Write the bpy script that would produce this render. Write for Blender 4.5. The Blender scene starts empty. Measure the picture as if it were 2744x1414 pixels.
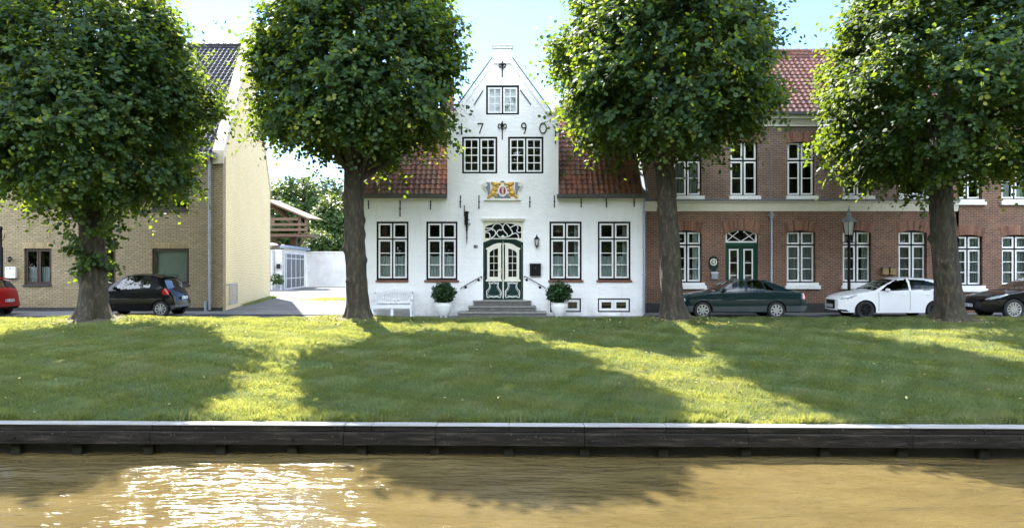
import bpy, math, random
import numpy as np
from mathutils import Vector, noise
from mathutils.geometry import tessellate_polygon
R = math.radians
S = bpy.context.scene
NOTREES = False

# ------------------------------------------------------------------ camera, sky, sun, exposure
F, CX, HZ, CAM = 2000.0, 1372.0, 715.0, 1.87      # photo pixels: focal length, centre, horizon; eye height in metres
cam = bpy.data.objects.new('camera', bpy.data.cameras.new('camera'))
S.collection.objects.link(cam)
cam.location = (0, 0, CAM); cam.rotation_euler = (R(90), 0, 0)
cam.data.sensor_width = 36; cam.data.lens = 36 * F / 2744
cam.data.shift_y = 8 / 2744
cam.data.clip_end = 3000
S.camera = cam
SUN_AZ, SUN_EL = 27, 45                            # degrees left of straight ahead, above the horizon
w = bpy.data.worlds.new('World'); S.world = w; w.use_nodes = True
nt = w.node_tree; bg = nt.nodes['Background']
sky = nt.nodes.new('ShaderNodeTexSky'); sky.sky_type = 'NISHITA'; sky.sun_disc = False
sky.sun_elevation = R(SUN_EL); sky.sun_rotation = R(-SUN_AZ)
sky.air_density = 0.7; sky.dust_density = 0.1; sky.ozone_density = 4
# bright clouds added behind the camera, out of view, to fill the shaded facades
tc = nt.nodes.new('ShaderNodeTexCoord'); sx = nt.nodes.new('ShaderNodeSeparateXYZ'); nt.links.new(tc.outputs['Generated'], sx.inputs[0])
cn = nt.nodes.new('ShaderNodeTexNoise'); cn.inputs['Scale'].default_value = 2.6; cn.inputs['Detail'].default_value = 7; cn.inputs['Roughness'].default_value = .55
nt.links.new(tc.outputs['Generated'], cn.inputs['Vector'])
cr = nt.nodes.new('ShaderNodeMapRange'); nt.links.new(cn.outputs['Fac'], cr.inputs['Value']); cr.inputs['From Min'].default_value = .40; cr.inputs['From Max'].default_value = .56
bk = nt.nodes.new('ShaderNodeMapRange'); nt.links.new(sx.outputs[1], bk.inputs['Value']); bk.inputs['From Min'].default_value = .15; bk.inputs['From Max'].default_value = -.35
bk.inputs['To Min'].default_value = 0; bk.inputs['To Max'].default_value = 1
ml = nt.nodes.new('ShaderNodeMath'); ml.operation = 'MULTIPLY'; nt.links.new(cr.outputs[0], ml.inputs[0]); nt.links.new(bk.outputs[0], ml.inputs[1])
cm_ = nt.nodes.new('ShaderNodeMixRGB'); nt.links.new(ml.outputs[0], cm_.inputs[0]); nt.links.new(sky.outputs[0], cm_.inputs[1]); cm_.inputs[2].default_value = (15.6, 17.4, 20.2, 1)
nt.links.new(cm_.outputs[0], bg.inputs[0]); bg.inputs[1].default_value = 0.092
sl = bpy.data.lights.new('sun', 'SUN'); sl.energy = 5.0; sl.angle = R(0.55); sl.color = (1, .95, .86)
sun = bpy.data.objects.new('sun', sl); S.collection.objects.link(sun)
sd = Vector((-math.sin(R(SUN_AZ)) * math.cos(R(SUN_EL)), math.cos(R(SUN_AZ)) * math.cos(R(SUN_EL)), math.sin(R(SUN_EL))))
sun.rotation_euler = sd.to_track_quat('Z', 'Y').to_euler()
S.view_settings.view_transform = 'Standard'; S.view_settings.look = 'None'
S.view_settings.gamma = 1; S.view_settings.exposure = 2.3

# ------------------------------------------------------------------ helpers
def PX(x, Y): return (x - CX) * Y / F
def PZ(y, Y): return CAM - (y - HZ) * Y / F
ORI = {}
def link(o, parent=None):
    S.collection.objects.link(o)
    if parent is not None: o.parent = parent
    return o
def tag(o, label=None, cat=None, group=None, kind=None):
    for k, v in (('label', label), ('category', cat), ('group', group), ('kind', kind)):
        if v: o[k] = v
    return o
def thing(name, label, cat, loc=(0, 0, 0), group=None):
    o = link(bpy.data.objects.new(name, None)); o.empty_display_size = .2
    o.location = loc; ORI[o.name] = Vector(loc)
    return tag(o, label, cat, group)
def origin(o):
    while o is not None:
        if o.name in ORI: return ORI[o.name]
        o = o.parent
    return Vector((0, 0, 0))
def copy_tree(o, parent=None):
    c = o.copy(); S.collection.objects.link(c); c.parent = parent
    for ch in list(o.children): copy_tree(ch, c)
    return c

class MB:
    def __init__(s): s.v = []; s.f = []; s.m = []; s.mi = 0
    def quad(s, *p):
        i = len(s.v); s.v += [tuple(q) for q in p]; s.f.append(tuple(range(i, i + len(p)))); s.m.append(s.mi); return s
    def box(s, x0, x1, y0, y1, z0, z1):
        if x0 > x1: x0, x1 = x1, x0
        if y0 > y1: y0, y1 = y1, y0
        if z0 > z1: z0, z1 = z1, z0
        i = len(s.v)
        s.v += [(x0,y0,z0),(x1,y0,z0),(x1,y1,z0),(x0,y1,z0),(x0,y0,z1),(x1,y0,z1),(x1,y1,z1),(x0,y1,z1)]
        for f in ((0,3,2,1),(4,5,6,7),(0,1,5,4),(1,2,6,5),(2,3,7,6),(3,0,4,7)):
            s.f.append(tuple(i + k for k in f)); s.m.append(s.mi)
        return s
    def prism(s, poly, y0, y1, holes=(), back=True, axis='y'):
        """poly and holes are lists of (X, Z); extruded from y0 (front) to y1"""
        loops = [list(poly)] + [list(h) for h in holes]
        pts = [p for l in loops for p in l]
        tris = tessellate_polygon([[Vector((p[0], p[1], 0)) for p in l] for l in loops])
        def P(p, y): return (p[0], y, p[1]) if axis == 'y' else (y, p[0], p[1])
        i = len(s.v); n = len(pts)
        s.v += [P(p, y0) for p in pts] + [P(p, y1) for p in pts]
        for t in tris:
            a, b, c = [Vector(s.v[i + k]) for k in t]
            nn = (b - a).cross(c - a); nrm = nn.y if axis == 'y' else nn.x
            tt = t if nrm < 0 else (t[0], t[2], t[1])
            s.f.append(tuple(i + k for k in tt)); s.m.append(s.mi)
            if back: s.f.append(tuple(i + n + k for k in reversed(tt))); s.m.append(s.mi)
        o = 0
        for l in loops:
            k = len(l)
            for a in range(k):
                b = (a + 1) % k
                s.f.append((i + o + a, i + o + b, i + n + o + b, i + n + o + a)); s.m.append(s.mi)
            o += k
        return s
    def tube(s, pts, r, seg=8, closed=False):
        pts = [Vector(p) for p in pts]; n = len(pts)
        rs = r if isinstance(r, (list, tuple)) else [r] * n
        i = len(s.v); up = Vector((0, 0, 1))
        for k, p in enumerate(pts):
            if closed: t = pts[(k + 1) % n] - pts[k - 1]
            else: t = pts[min(k + 1, n - 1)] - pts[max(k - 1, 0)]
            if t.length < 1e-9: t = Vector((0, 0, 1))
            t.normalize()
            a = t.cross(Vector((0, 1, 0)) if abs(t.y) < .9 else up).normalized(); b = t.cross(a)
            for j in range(seg):
                q = 2 * math.pi * j / seg
                s.v.append(tuple(p + (a * math.cos(q) + b * math.sin(q)) * rs[k]))
        for k in range(n if closed else n - 1):
            k2 = (k + 1) % n
            for j in range(seg):
                j2 = (j + 1) % seg
                s.f.append((i + k*seg + j, i + k*seg + j2, i + k2*seg + j2, i + k2*seg + j)); s.m.append(s.mi)
        if not closed:
            s.f.append(tuple(i + j for j in reversed(range(seg)))); s.m.append(s.mi)
            s.f.append(tuple(i + (n-1)*seg + j for j in range(seg))); s.m.append(s.mi)
        return s
    def lathe(s, c, prof, seg=20, axis='z'):
        """prof: (radius, height) pairs from bottom to top around c"""
        i = len(s.v)
        for r, h in prof:
            for j in range(seg):
                q = 2 * math.pi * j / seg; a, b = r * math.cos(q), r * math.sin(q)
                s.v.append((c[0]+a, c[1]+b, c[2]+h) if axis == 'z' else (c[0]+a, c[1]+h, c[2]+b))
        for k in range(len(prof) - 1):
            for j in range(seg):
                j2 = (j + 1) % seg
                f = (i + k*seg + j, i + k*seg + j2, i + (k+1)*seg + j2, i + (k+1)*seg + j)
                s.f.append(f if axis == 'z' else f[::-1]); s.m.append(s.mi)
        return s
    def ell(s, c, r, seg=12, rings=8):
        prof = []
        i = len(s.v)
        for k in range(rings + 1):
            ph = math.pi * k / rings
            for j in range(seg):
                q = 2 * math.pi * j / seg
                s.v.append((c[0] + r[0]*math.sin(ph)*math.cos(q), c[1] + r[1]*math.sin(ph)*math.sin(q), c[2] - r[2]*math.cos(ph)))
        for k in range(rings):
            for j in range(seg):
                j2 = (j + 1) % seg
                s.f.append((i + k*seg + j, i + k*seg + j2, i + (k+1)*seg + j2, i + (k+1)*seg + j)); s.m.append(s.mi)
        return s
    def build(s, name, mat, parent=None, smooth=False, bevel=0, attr=None):
        me = bpy.data.meshes.new(name)
        o0 = origin(parent) if parent is not None else Vector((0, 0, 0))
        me.from_pydata([(a - o0.x, b - o0.y, c - o0.z) for a, b, c in s.v], [], s.f)
        mats = mat if isinstance(mat, (list, tuple)) else [mat]
        for m in mats: me.materials.append(m)
        if len(mats) > 1: me.polygons.foreach_set('material_index', s.m)
        if smooth:
            me.polygons.foreach_set('use_smooth', [True] * len(s.f))
            try: me.set_sharp_from_angle(angle=R(42))
            except Exception: pass
        if attr is not None:
            at = me.attributes.new('rnd', 'FLOAT', 'FACE'); at.data.foreach_set('value', attr)
        me.update()
        o = link(bpy.data.objects.new(name, me), parent)
        if bevel:
            b = o.modifiers.new('bevel', 'BEVEL'); b.width = bevel; b.segments = 2; b.limit_method = 'ANGLE'
        return o

def np_mesh(name, V, Fq, mat, parent=None, attr=None, smooth=False):
    """V: n x 3 array, Fq: m x k array of indices"""
    me = bpy.data.meshes.new(name)
    m, k = Fq.shape
    o0 = origin(parent) if parent is not None else Vector((0, 0, 0))
    V = np.asarray(V, dtype=np.float32) - np.array(o0, dtype=np.float32)
    me.vertices.add(len(V)); me.vertices.foreach_set('co', V.ravel())
    me.loops.add(m * k); me.loops.foreach_set('vertex_index', Fq.astype(np.int32).ravel())
    me.polygons.add(m); me.polygons.foreach_set('loop_start', np.arange(0, m * k, k, dtype=np.int32))
    me.polygons.foreach_set('loop_total', np.full(m, k, dtype=np.int32))
    if smooth: me.polygons.foreach_set('use_smooth', np.ones(m, dtype=bool))
    me.materials.append(mat)
    if attr is not None:
        at = me.attributes.new('rnd', 'FLOAT', 'FACE'); at.data.foreach_set('value', attr.astype(np.float32))
    me.update(); me.validate()
    return link(bpy.data.objects.new(name, me), parent)

# ------------------------------------------------------------------ materials
class NT:
    def __init__(s, name):
        s.m = bpy.data.materials.new(name); s.m.use_nodes = True; s.t = s.m.node_tree
        s.b = s.t.nodes['Principled BSDF']; s.out = s.t.nodes['Material Output']
    def n(s, typ, **kw):
        nd = s.t.nodes.new('ShaderNode' + typ)
        for k, v in kw.items():
            if k.startswith('_'): setattr(nd, k[1:], v)
            else: nd.inputs[k.replace('__', ' ')].default_value = v
        return nd
    def l(s, a, b): s.t.links.new(a, b)
    def coord(s, scale=(1, 1, 1)):
        tc = s.n('TexCoord'); mp = s.n('Mapping'); s.l(tc.outputs['Object'], mp.inputs['Vector'])
        mp.inputs['Scale'].default_value = scale; return mp.outputs[0]
    def noise(s, scale, detail=4, rough=.6, vec=None):
        nd = s.n('TexNoise'); nd.inputs['Scale'].default_value = scale
        nd.inputs['Detail'].default_value = detail; nd.inputs['Roughness'].default_value = rough
        s.l(vec if vec is not None else s.coord(), nd.inputs['Vector']); return nd.outputs['Fac']
    def ramp(s, fac, stops):
        nd = s.n('ValToRGB'); cr = nd.color_ramp
        while len(cr.elements) > 1: cr.elements.remove(cr.elements[-1])
        cr.elements[0].position = stops[0][0]; cr.elements[0].color = (*stops[0][1], 1)
        for p, c in stops[1:]:
            e = cr.elements.new(p); e.color = (*c, 1)
        s.l(fac, nd.inputs[0]); return nd.outputs[0]
    def mix(s, fac, a, b, typ='MIX'):
        nd = s.n('MixRGB', _blend_type=typ)
        for sock, v in zip(nd.inputs, (fac, a, b)):
            if isinstance(v, (int, float)): sock.default_value = v
            elif isinstance(v, tuple): sock.default_value = (*v, 1) if len(v) == 3 else v
            else: s.l(v, sock)
        return nd.outputs[0]
    def bump(s, h, strength=.3, dist=.02, prev=None):
        nd = s.n('Bump'); nd.inputs['Strength'].default_value = strength; nd.inputs['Distance'].default_value = dist
        s.l(h, nd.inputs['Height'])
        if prev is not None: s.l(prev, nd.inputs['Normal'])
        return nd.outputs[0]

def cm(c, k): return tuple(max(0, min(1, x * k)) for x in c)
def simple(name, col, rough=.6, metal=0, var=.15, scale=4, bump=0, bscale=40, coat=0, spec=.5, stretch=(1, 1, 1)):
    t = NT(name); v = t.coord(stretch)
    c = t.ramp(t.noise(scale, 5, .65, v), [(.3, cm(col, 1 - var)), (.7, cm(col, 1 + var))])
    t.l(c, t.b.inputs['Base Color'])
    t.b.inputs['Roughness'].default_value = rough; t.b.inputs['Metallic'].default_value = metal
    t.b.inputs['Specular IOR Level'].default_value = spec
    if coat: t.b.inputs['Coat Weight'].default_value = coat; t.b.inputs['Coat Roughness'].default_value = .03
    if bump: t.l(t.bump(t.noise(bscale, 4, .6, v), bump, .01), t.b.inputs['Normal'])
    return t.m
def brick_mat(name, c1, c2, mortar, bw=.22, rh=.072, ms=.011, dirt=(.5, .5, .5), damount=.45, bumps=.5):
    t = NT(name); tc = t.n('TexCoord'); sp = t.n('SeparateXYZ'); t.l(tc.outputs['Object'], sp.inputs[0])
    ad = t.n('Math', _operation='ADD'); t.l(sp.outputs[0], ad.inputs[0]); t.l(sp.outputs[1], ad.inputs[1])
    cb = t.n('CombineXYZ'); t.l(ad.outputs[0], cb.inputs[0]); t.l(sp.outputs[2], cb.inputs[1])
    wob = t.n('TexNoise'); wob.inputs['Scale'].default_value = 2.2; t.l(cb.outputs[0], wob.inputs['Vector'])
    vm = t.n('VectorMath', _operation='MULTIPLY_ADD'); t.l(wob.outputs['Color'], vm.inputs[0])
    vm.inputs[1].default_value = (.03, .03, 0); t.l(cb.outputs[0], vm.inputs[2])
    br = t.n('TexBrick'); t.l(vm.outputs[0], br.inputs['Vector'])
    for k, v in (('Color1', (*c1, 1)), ('Color2', (*c2, 1)), ('Mortar', (*mortar, 1)), ('Scale', 1), ('Mortar Size', ms),
                 ('Mortar Smooth', .2), ('Bias', 0), ('Brick Width', bw), ('Row Height', rh)):
        br.inputs[k].default_value = v
    big = t.noise(.55, 6, .7, cb.outputs[0]); fine = t.noise(9, 3, .7, cb.outputs[0])
    k = t.ramp(big, [(.3, cm((1, 1, 1), 1 - damount)), (.65, (1, 1, 1))])
    c = t.mix(1, br.outputs[0], k, 'MULTIPLY')
    k2 = t.ramp(fine, [(.3, (.78, .76, .74)), (.7, (1, 1, 1))])
    c = t.mix(1, c, k2, 'MULTIPLY')
    t.l(c, t.b.inputs['Base Color']); t.b.inputs['Roughness'].default_value = .9
    inv = t.n('Math', _operation='SUBTRACT'); inv.inputs[0].default_value = 1; t.l(br.outputs['Fac'], inv.inputs[1])
    n1 = t.bump(inv.outputs[0], bumps, .012); n2 = t.bump(fine, .35, .01, n1); t.l(n2, t.b.inputs['Normal'])
    return t.m
def attr_mat(name, stops, rough=.8, nz=12, bump=.3, dirt=None):
    """colour per face from the 'rnd' attribute"""
    t = NT(name); a = t.n('Attribute', _attribute_name='rnd')
    c = t.ramp(a.outputs['Fac'], stops)
    nn = t.noise(nz, 4, .7); c = t.mix(1, c, t.ramp(nn, [(.3, (.6, .6, .58)), (.65, (1, 1, 1))]), 'MULTIPLY')
    if dirt: c = t.mix(t.ramp(t.noise(1.6, 5, .75), [(.45, (0, 0, 0)), (.7, (.75, .75, .75))]), c, dirt)
    t.l(c, t.b.inputs['Base Color']); t.b.inputs['Roughness'].default_value = rough
    if bump: t.l(t.bump(nn, bump, .01), t.b.inputs['Normal'])
    return t.m
def leaf_mat(name, stops, tr, trans=.4, rough=.42):
    t = NT(name); a = t.n('Attribute', _attribute_name='rnd')
    c = t.ramp(a.outputs['Fac'], stops)
    t.l(c, t.b.inputs['Base Color']); t.b.inputs['Roughness'].default_value = rough
    t.b.inputs['Specular IOR Level'].default_value = .25
    tl = t.n('BsdfTranslucent'); t.l(t.ramp(a.outputs['Fac'], tr), tl.inputs[0])
    mx = t.n('MixShader'); mx.inputs[0].default_value = trans
    t.l(t.b.outputs[0], mx.inputs[1]); t.l(tl.outputs[0], mx.inputs[2]); t.l(mx.outputs[0], t.out.inputs[0])
    return t.m
def glass_mat(name, tint=(.9, .95, .93), gain=1.6, rough=.015, wob=.06):
    t = NT(name); tr = t.n('BsdfTransparent'); tr.inputs[0].default_value = (*tint, 1)
    gl = t.n('BsdfGlossy'); gl.inputs['Roughness'].default_value = rough; gl.inputs[0].default_value = (1, 1, 1, 1)
    fr = t.n('Fresnel'); fr.inputs[0].default_value = 1.5
    ml = t.n('Math', _operation='MULTIPLY', _use_clamp=True); t.l(fr.outputs[0], ml.inputs[0]); ml.inputs[1].default_value = gain
    if wob: t.l(t.bump(t.noise(1.7, 2, .5), wob, .05), gl.inputs['Normal'])
    mx = t.n('MixShader'); t.l(ml.outputs[0], mx.inputs[0]); t.l(tr.outputs[0], mx.inputs[1]); t.l(gl.outputs[0], mx.inputs[2])
    t.l(mx.outputs[0], t.out.inputs[0]); return t.m

M = {}
def plaster():
    t = NT('white_plaster'); c = t.ramp(t.noise(.9, 6, .65), [(.25, (.76, .765, .76)), (.6, (.86, .86, .85)), (.8, (.89, .89, .88))])
    tc = t.n('TexCoord'); sp = t.n('SeparateXYZ'); t.l(tc.outputs['Object'], sp.inputs[0])
    mr = t.n('MapRange'); t.l(sp.outputs[2], mr.inputs['Value']); mr.inputs['From Min'].default_value = .75; mr.inputs['From Max'].default_value = .0
    sm = t.n('Math', _operation='MULTIPLY'); t.l(mr.outputs[0], sm.inputs[0]); t.l(t.ramp(t.noise(2.5, 6, .7), [(.35, (0, 0, 0)), (.7, (1, 1, 1))]), sm.inputs[1])
    c = t.mix(sm.outputs[0], c, (.50, .49, .45))     # splashed dirt along the foot of the wall
    st = t.noise(1.0, 5, .7, t.coord((5, 5, .45))); c = t.mix(t.ramp(st, [(.56, (0, 0, 0)), (.75, (.35, .35, .35))]), c, (.58, .58, .55))
    t.l(c, t.b.inputs['Base Color']); t.b.inputs['Roughness'].default_value = .85
    n1 = t.bump(t.noise(3.2, 5, .62, t.coord((1, 1, 2.4))), .55, .05); n2 = t.bump(t.noise(34, 3, .6), .3, .01, n1)
    t.l(n2, t.b.inputs['Normal']); return t.m
M['plaster'] = plaster()
M['white'] = simple('white_paint', (.78, .78, .76), .35, var=.04)
M['cream'] = simple('cream_paint', (.72, .69, .58), .45, var=.06)
M['black'] = simple('black_paint', (.007, .0075, .009), .45, var=.2, spec=.15)
M['dark_pane'] = simple('dark_pane', (.006, .007, .007), .05, var=.2, spec=.45)
M['iron'] = simple('wrought_iron', (.010, .010, .011), .6, 0, .3, 20, spec=.2)
M['zinc'] = simple('zinc', (.30, .33, .37), .45, .6, .15, 5)
M['lead'] = simple('gutter_lead', (.10, .105, .11), .55, .2, .2, 3)
M['stone'] = simple('step_stone', (.10, .095, .082), .85, 0, .25, 8, .4, 60)
M['stone_top'] = simple('step_tread', (.20, .195, .18), .8, 0, .2, 8, .3, 60)
M['sill_brick'] = simple('sill_brick', (.17, .07, .045), .8, 0, .35, 14, .4)
M['green_door'] = simple('dark_green_paint', (.004, .026, .020), .4, 0, .15, 3, spec=.25)
M['green_door2'] = simple('green_paint', (.008, .050, .030), .4, 0, .15, 3, spec=.25)
M['brass'] = simple('brass', (.55, .35, .10), .3, 1, .1)
M['gold'] = simple('gold_leaf', (.62, .36, .06), .45, .2, .3, 30, .4, 60)
M['greyblue'] = simple('grey_blue_paint', (.16, .20, .26), .6, 0, .2, 20)
M['red'] = simple('crest_red', (.30, .012, .02), .5)
M['red_brick'] = brick_mat('red_brick', (.29, .113, .062), (.14, .066, .045), (.33, .265, .195), .22, .0735, .012)
M['brown_brick'] = brick_mat('brown_brick', (.25, .138, .096), (.145, .084, .062), (.34, .285, .23), .22, .0735, .012)
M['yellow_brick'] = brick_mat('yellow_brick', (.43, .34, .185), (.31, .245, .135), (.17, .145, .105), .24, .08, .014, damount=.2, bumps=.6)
M['bounce_lit_brick'] = brick_mat('bounce_lit_yellow_brick', (.86, .73, .42), (.80, .66, .36), (.56, .45, .27), .24, .08, .013, damount=.08, bumps=.3)  # gable brick paler than the front: bounced light painted into its colour
M['chimney_brick'] = brick_mat('chimney_brick', (.33, .10, .05), (.22, .07, .04), (.3, .25, .2), .22, .075, .012)
M['voussoir'] = attr_mat('voussoir_brick', [(0, (.15, .065, .04)), (.5, (.25, .115, .07)), (1, (.33, .17, .11))])
M['voussoir_yellow'] = attr_mat('voussoir_yellow', [(0, (.27, .20, .10)), (1, (.42, .32, .17))])
M['tile_red'] = attr_mat('red_pantile', [(0, (.13, .055, .038)), (.4, (.25, .082, .045)), (.75, (.33, .11, .055)), (1, (.20, .11, .08))], .6, dirt=(.05, .06, .03))
M['tile_brown'] = attr_mat('brown_pantile', [(0, (.08, .032, .021)), (.6, (.14, .052, .031)), (1, (.155, .075, .05))], .42)
M['tile_black'] = attr_mat('black_glazed_pantile', [(0, (.012, .012, .013)), (1, (.03, .029, .028))], .42, bump=.1)
M['coping'] = simple('verge_coping', (.52, .46, .34), .8, 0, .2, 3, .3)
M['plinth'] = simple('dark_plinth', (.03, .03, .028), .7, 0, .3, 5, .3)
M['brown_frame'] = simple('brown_frame', (.045, .026, .02), .4, 0, .2)
M['curtain'] = simple('net_curtain', (.42, .47, .47), .9, 0, .12, 3, stretch=(8, 1, .5))
M['curtain_grey'] = simple('grey_curtain', (.30, .33, .32), .9, 0, .2, 3, stretch=(8, 1, .5))
M['blind'] = simple('roller_blind', (.62, .68, .65), .8, 0, .04)
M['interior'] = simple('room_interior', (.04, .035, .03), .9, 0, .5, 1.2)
M['glass'] = glass_mat('window_glass', (.86, .92, .90), 1.25)
M['car_glass'] = glass_mat('car_glass', (.32, .38, .37), 1.6, .01, 0)
M['dark_glass'] = glass_mat('privacy_glass', (.04, .04, .045), 1.6, .01, 0)
M['wood'] = simple('weathered_wood', (.11, .068, .04), .85, 0, .3, 3, .3, stretch=(1, 1, 6))
M['asphalt'] = simple('asphalt', (.055, .055, .057), .9, 0, .25, 1.5, .5, 120)
def drive():
    t = NT('driveway_paving'); br = t.n('TexBrick'); t.l(t.coord(), br.inputs['Vector'])
    for k, v in (('Color1', (.17, .165, .16, 1)), ('Color2', (.13, .125, .12, 1)), ('Mortar', (.06, .055, .05, 1)), ('Scale', 1), ('Mortar Size', .012), ('Brick Width', .4), ('Row Height', .4)):
        br.inputs[k].default_value = v
    c = t.mix(1, br.outputs[0], t.ramp(t.noise(.5, 6, .7), [(.35, (.6, .6, .58)), (.65, (1, 1, 1))]), 'MULTIPLY')
    t.l(c, t.b.inputs['Base Color']); t.b.inputs['Roughness'].default_value = .9; return t.m
M['driveway'] = drive()
M['soil'] = simple('soil', (.12, .12, .07), .95, 0, .3, 1)
M['shed_white'] = simple('shed_white', (.55, .55, .53), .7, 0, .16, 1.2)
M['garage_grey'] = simple('garage_door_grey', (.075, .08, .085), .6, 0, .15, 3, stretch=(6, 6, .5))
def pave():
    t = NT('pavement_slabs'); br = t.n('TexBrick'); t.l(t.coord(), br.inputs['Vector'])
    for k, v in (('Color1', (.19, .19, .195, 1)), ('Color2', (.15, .15, .155, 1)), ('Mortar', (.06, .06, .06, 1)), ('Scale', 1), ('Mortar Size', .01), ('Brick Width', .5), ('Row Height', .3)):
        br.inputs[k].default_value = v
    t.l(br.outputs[0], t.b.inputs['Base Color']); t.b.inputs['Roughness'].default_value = .85; return t.m
M['pave'] = pave()
def bark():
    t = NT('bark'); v = t.coord((1, 1, .35)); n1 = t.noise(9, 6, .7, v); n2 = t.noise(1.3, 4, .6)
    c = t.ramp(n1, [(.3, (.009, .007, .004)), (.52, (.032, .025, .014)), (.7, (.105, .083, .052))])
    c = t.mix(t.ramp(n2, [(.45, (0, 0, 0)), (.75, (.55, .55, .55))]), c, (.04, .044, .022))
    t.l(c, t.b.inputs['Base Color']); t.b.inputs['Roughness'].default_value = .9
    t.l(t.bump(t.noise(26, 5, .7, v), .5, .02, t.bump(n1, .9, .06)), t.b.inputs['Normal']); return t.m
M['bark'] = bark()
def timber():
    t = NT('tarred_timber'); v = t.coord((.25, 3, 3)); n1 = t.noise(5, 6, .7, v)
    c = t.ramp(n1, [(.3, (.005, .0045, .0035)), (.55, (.021, .018, .014)), (.75, (.075, .063, .048))])
    sp = t.noise(38, 2, .5); c = t.mix(t.ramp(sp, [(.70, (0, 0, 0)), (.74, (.8, .8, .8))]), c, (.25, .22, .17))
    t.l(c, t.b.inputs['Base Color']); t.b.inputs['Roughness'].default_value = .85; t.b.inputs['Specular IOR Level'].default_value = .15
    t.l(t.bump(n1, .6, .02), t.b.inputs['Normal']); return t.m
M['timber'] = timber()
M['cap'] = simple('weathered_cap_board', (.27, .26, .245), .8, 0, .25, 3, .3, stretch=(.3, 2, 2))
M['post_wood'] = simple('mossy_post', (.018, .017, .010), .8, 0, .4, 8, .4, spec=.2)
def water():
    t = NT('canal_water'); tc = t.n('TexCoord')
    def vv(sx, sy, rot):
        mp = t.n('Mapping'); t.l(tc.outputs['Object'], mp.inputs[0]); mp.inputs['Scale'].default_value = (sx, sy, 1); mp.inputs['Rotation'].default_value = (0, 0, R(rot)); return mp.outputs[0]
    a = t.noise(1.0, 3, .55, vv(.9, 3.4, 8)); b = t.noise(1.0, 4, .6, vv(3.5, 11, -9)); d = t.noise(1.0, 3, .6, vv(12, 30, 5))
    n = t.bump(a, .9, .15); n = t.bump(b, .5, .035, n); n = t.bump(d, .3, .008, n)
    t.l(n, t.b.inputs['Normal'])
    c = t.ramp(t.noise(.5, 4, .6, vv(1, 2.5, 0)), [(.3, (.075, .055, .021)), (.7, (.107, .080, .032))])
    t.l(c, t.b.inputs['Base Color']); t.b.inputs['Roughness'].default_value = .10; t.b.inputs['Specular IOR Level'].default_value = .17; t.b.inputs['IOR'].default_value = 1.33
    return t.m
M['water'] = water()
def turf():
    t = NT('turf'); n1 = t.noise(.8, 6, .7); n2 = t.noise(14, 4, .7)
    c = t.ramp(n1, [(.3, (.045, .085, .022)), (.55, (.065, .11, .03)), (.75, (.12, .13, .05))])
    c = t.mix(1, c, t.ramp(n2, [(.3, (.5, .5, .5)), (.7, (1.0, 1.0, 1.0))]), 'MULTIPLY')
    t.l(c, t.b.inputs['Base Color']); t.b.inputs['Roughness'].default_value = .9
    t.l(t.bump(n2, .8, .05), t.b.inputs['Normal']); return t.m
M['turf'] = turf()
def bladem():
    t = NT('grass_blade'); a = t.n('Attribute', _attribute_name='rnd'); g = t.n('NewGeometry')
    n1 = t.n('TexNoise'); n1.inputs['Scale'].default_value = .9; n1.inputs['Detail'].default_value = 5; t.l(g.outputs['Position'], n1.inputs['Vector'])
    c = t.ramp(a.outputs['Fac'], [(0, (.025, .06, .016)), (.45, (.060, .115, .036)), (.8, (.125, .185, .065)), (1, (.28, .28, .15))])
    c = t.mix(t.ramp(n1.outputs['Fac'], [(.5, (0, 0, 0)), (.72, (.55, .55, .55))]), c, (.15, .145, .07))
    t.l(c, t.b.inputs['Base Color']); t.b.inputs['Roughness'].default_value = .5
    tl = t.n('BsdfTranslucent'); t.l(t.mix(.5, c, (.62, .58, .10)), tl.inputs[0])
    mx = t.n('MixShader'); mx.inputs[0].default_value = .5
    t.l(t.b.outputs[0], mx.inputs[1]); t.l(tl.outputs[0], mx.inputs[2]); t.l(mx.outputs[0], t.out.inputs[0]); return t.m
M['blade'] = bladem()
LEAFS = [(0, (.006, .021, .010)), (.5, (.014, .040, .016)), (.9, (.030, .064, .015)), (.97, (.06, .09, .018)), (1, (.14, .14, .03))]
LEAFT = [(0, (.14, .22, .012)), (.6, (.28, .40, .02)), (1, (.52, .58, .05))]
M['leaf'] = leaf_mat('lime_leaf', LEAFS, LEAFT, .33, .6)
M['leaf_bg'] = leaf_mat('background_leaf', [(0, (.012, .034, .010)), (1, (.045, .08, .02))], [(0, (.10, .18, .02)), (1, (.32, .38, .05))], .3)
M['leaf_box'] = leaf_mat('glossy_laurel_leaf', [(0, (.008, .028, .008)), (1, (.03, .075, .02))], [(0, (.05, .1, .01)), (1, (.1, .2, .03))], .15, .3)
M['litter'] = simple('leaf_litter', (.075, .058, .035), .95, 0, .6, 14, .6, 50)
M['fallen'] = attr_mat('fallen_leaf', [(0, (.22, .15, .05)), (1, (.45, .40, .15))], .8, bump=0)
M['pot'] = simple('glazed_white_pot', (.70, .70, .67), .3, 0, .06, 3, coat=.3)
M['bench_white'] = simple('bench_paint', (.76, .77, .78), .45, 0, .04)
def carpaint(n, c, metal=.3, rough=.28): return simple(n, c, rough, metal, .02, 2, coat=.45, spec=.12)
M['p_black'] = carpaint('black_car_paint', (.004, .004, .005), 0); M['p_green'] = carpaint('dark_green_car_paint', (.004, .016, .018), 0)
M['p_white'] = carpaint('white_car_paint', (.74, .75, .76), 0, .35); M['p_red'] = carpaint('red_car_paint', (.33, .012, .014), .1)
M['tyre'] = simple('tyre_rubber', (.012, .012, .013), .8, 0, .2, 20); M['rim'] = simple('alloy_rim', (.50, .50, .50), .3, .8, .05)
M['rim_black'] = simple('black_rim', (.015, .015, .016), .3, .3); M['under'] = simple('dark_underbody', (.008, .008, .008), .9)
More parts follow.
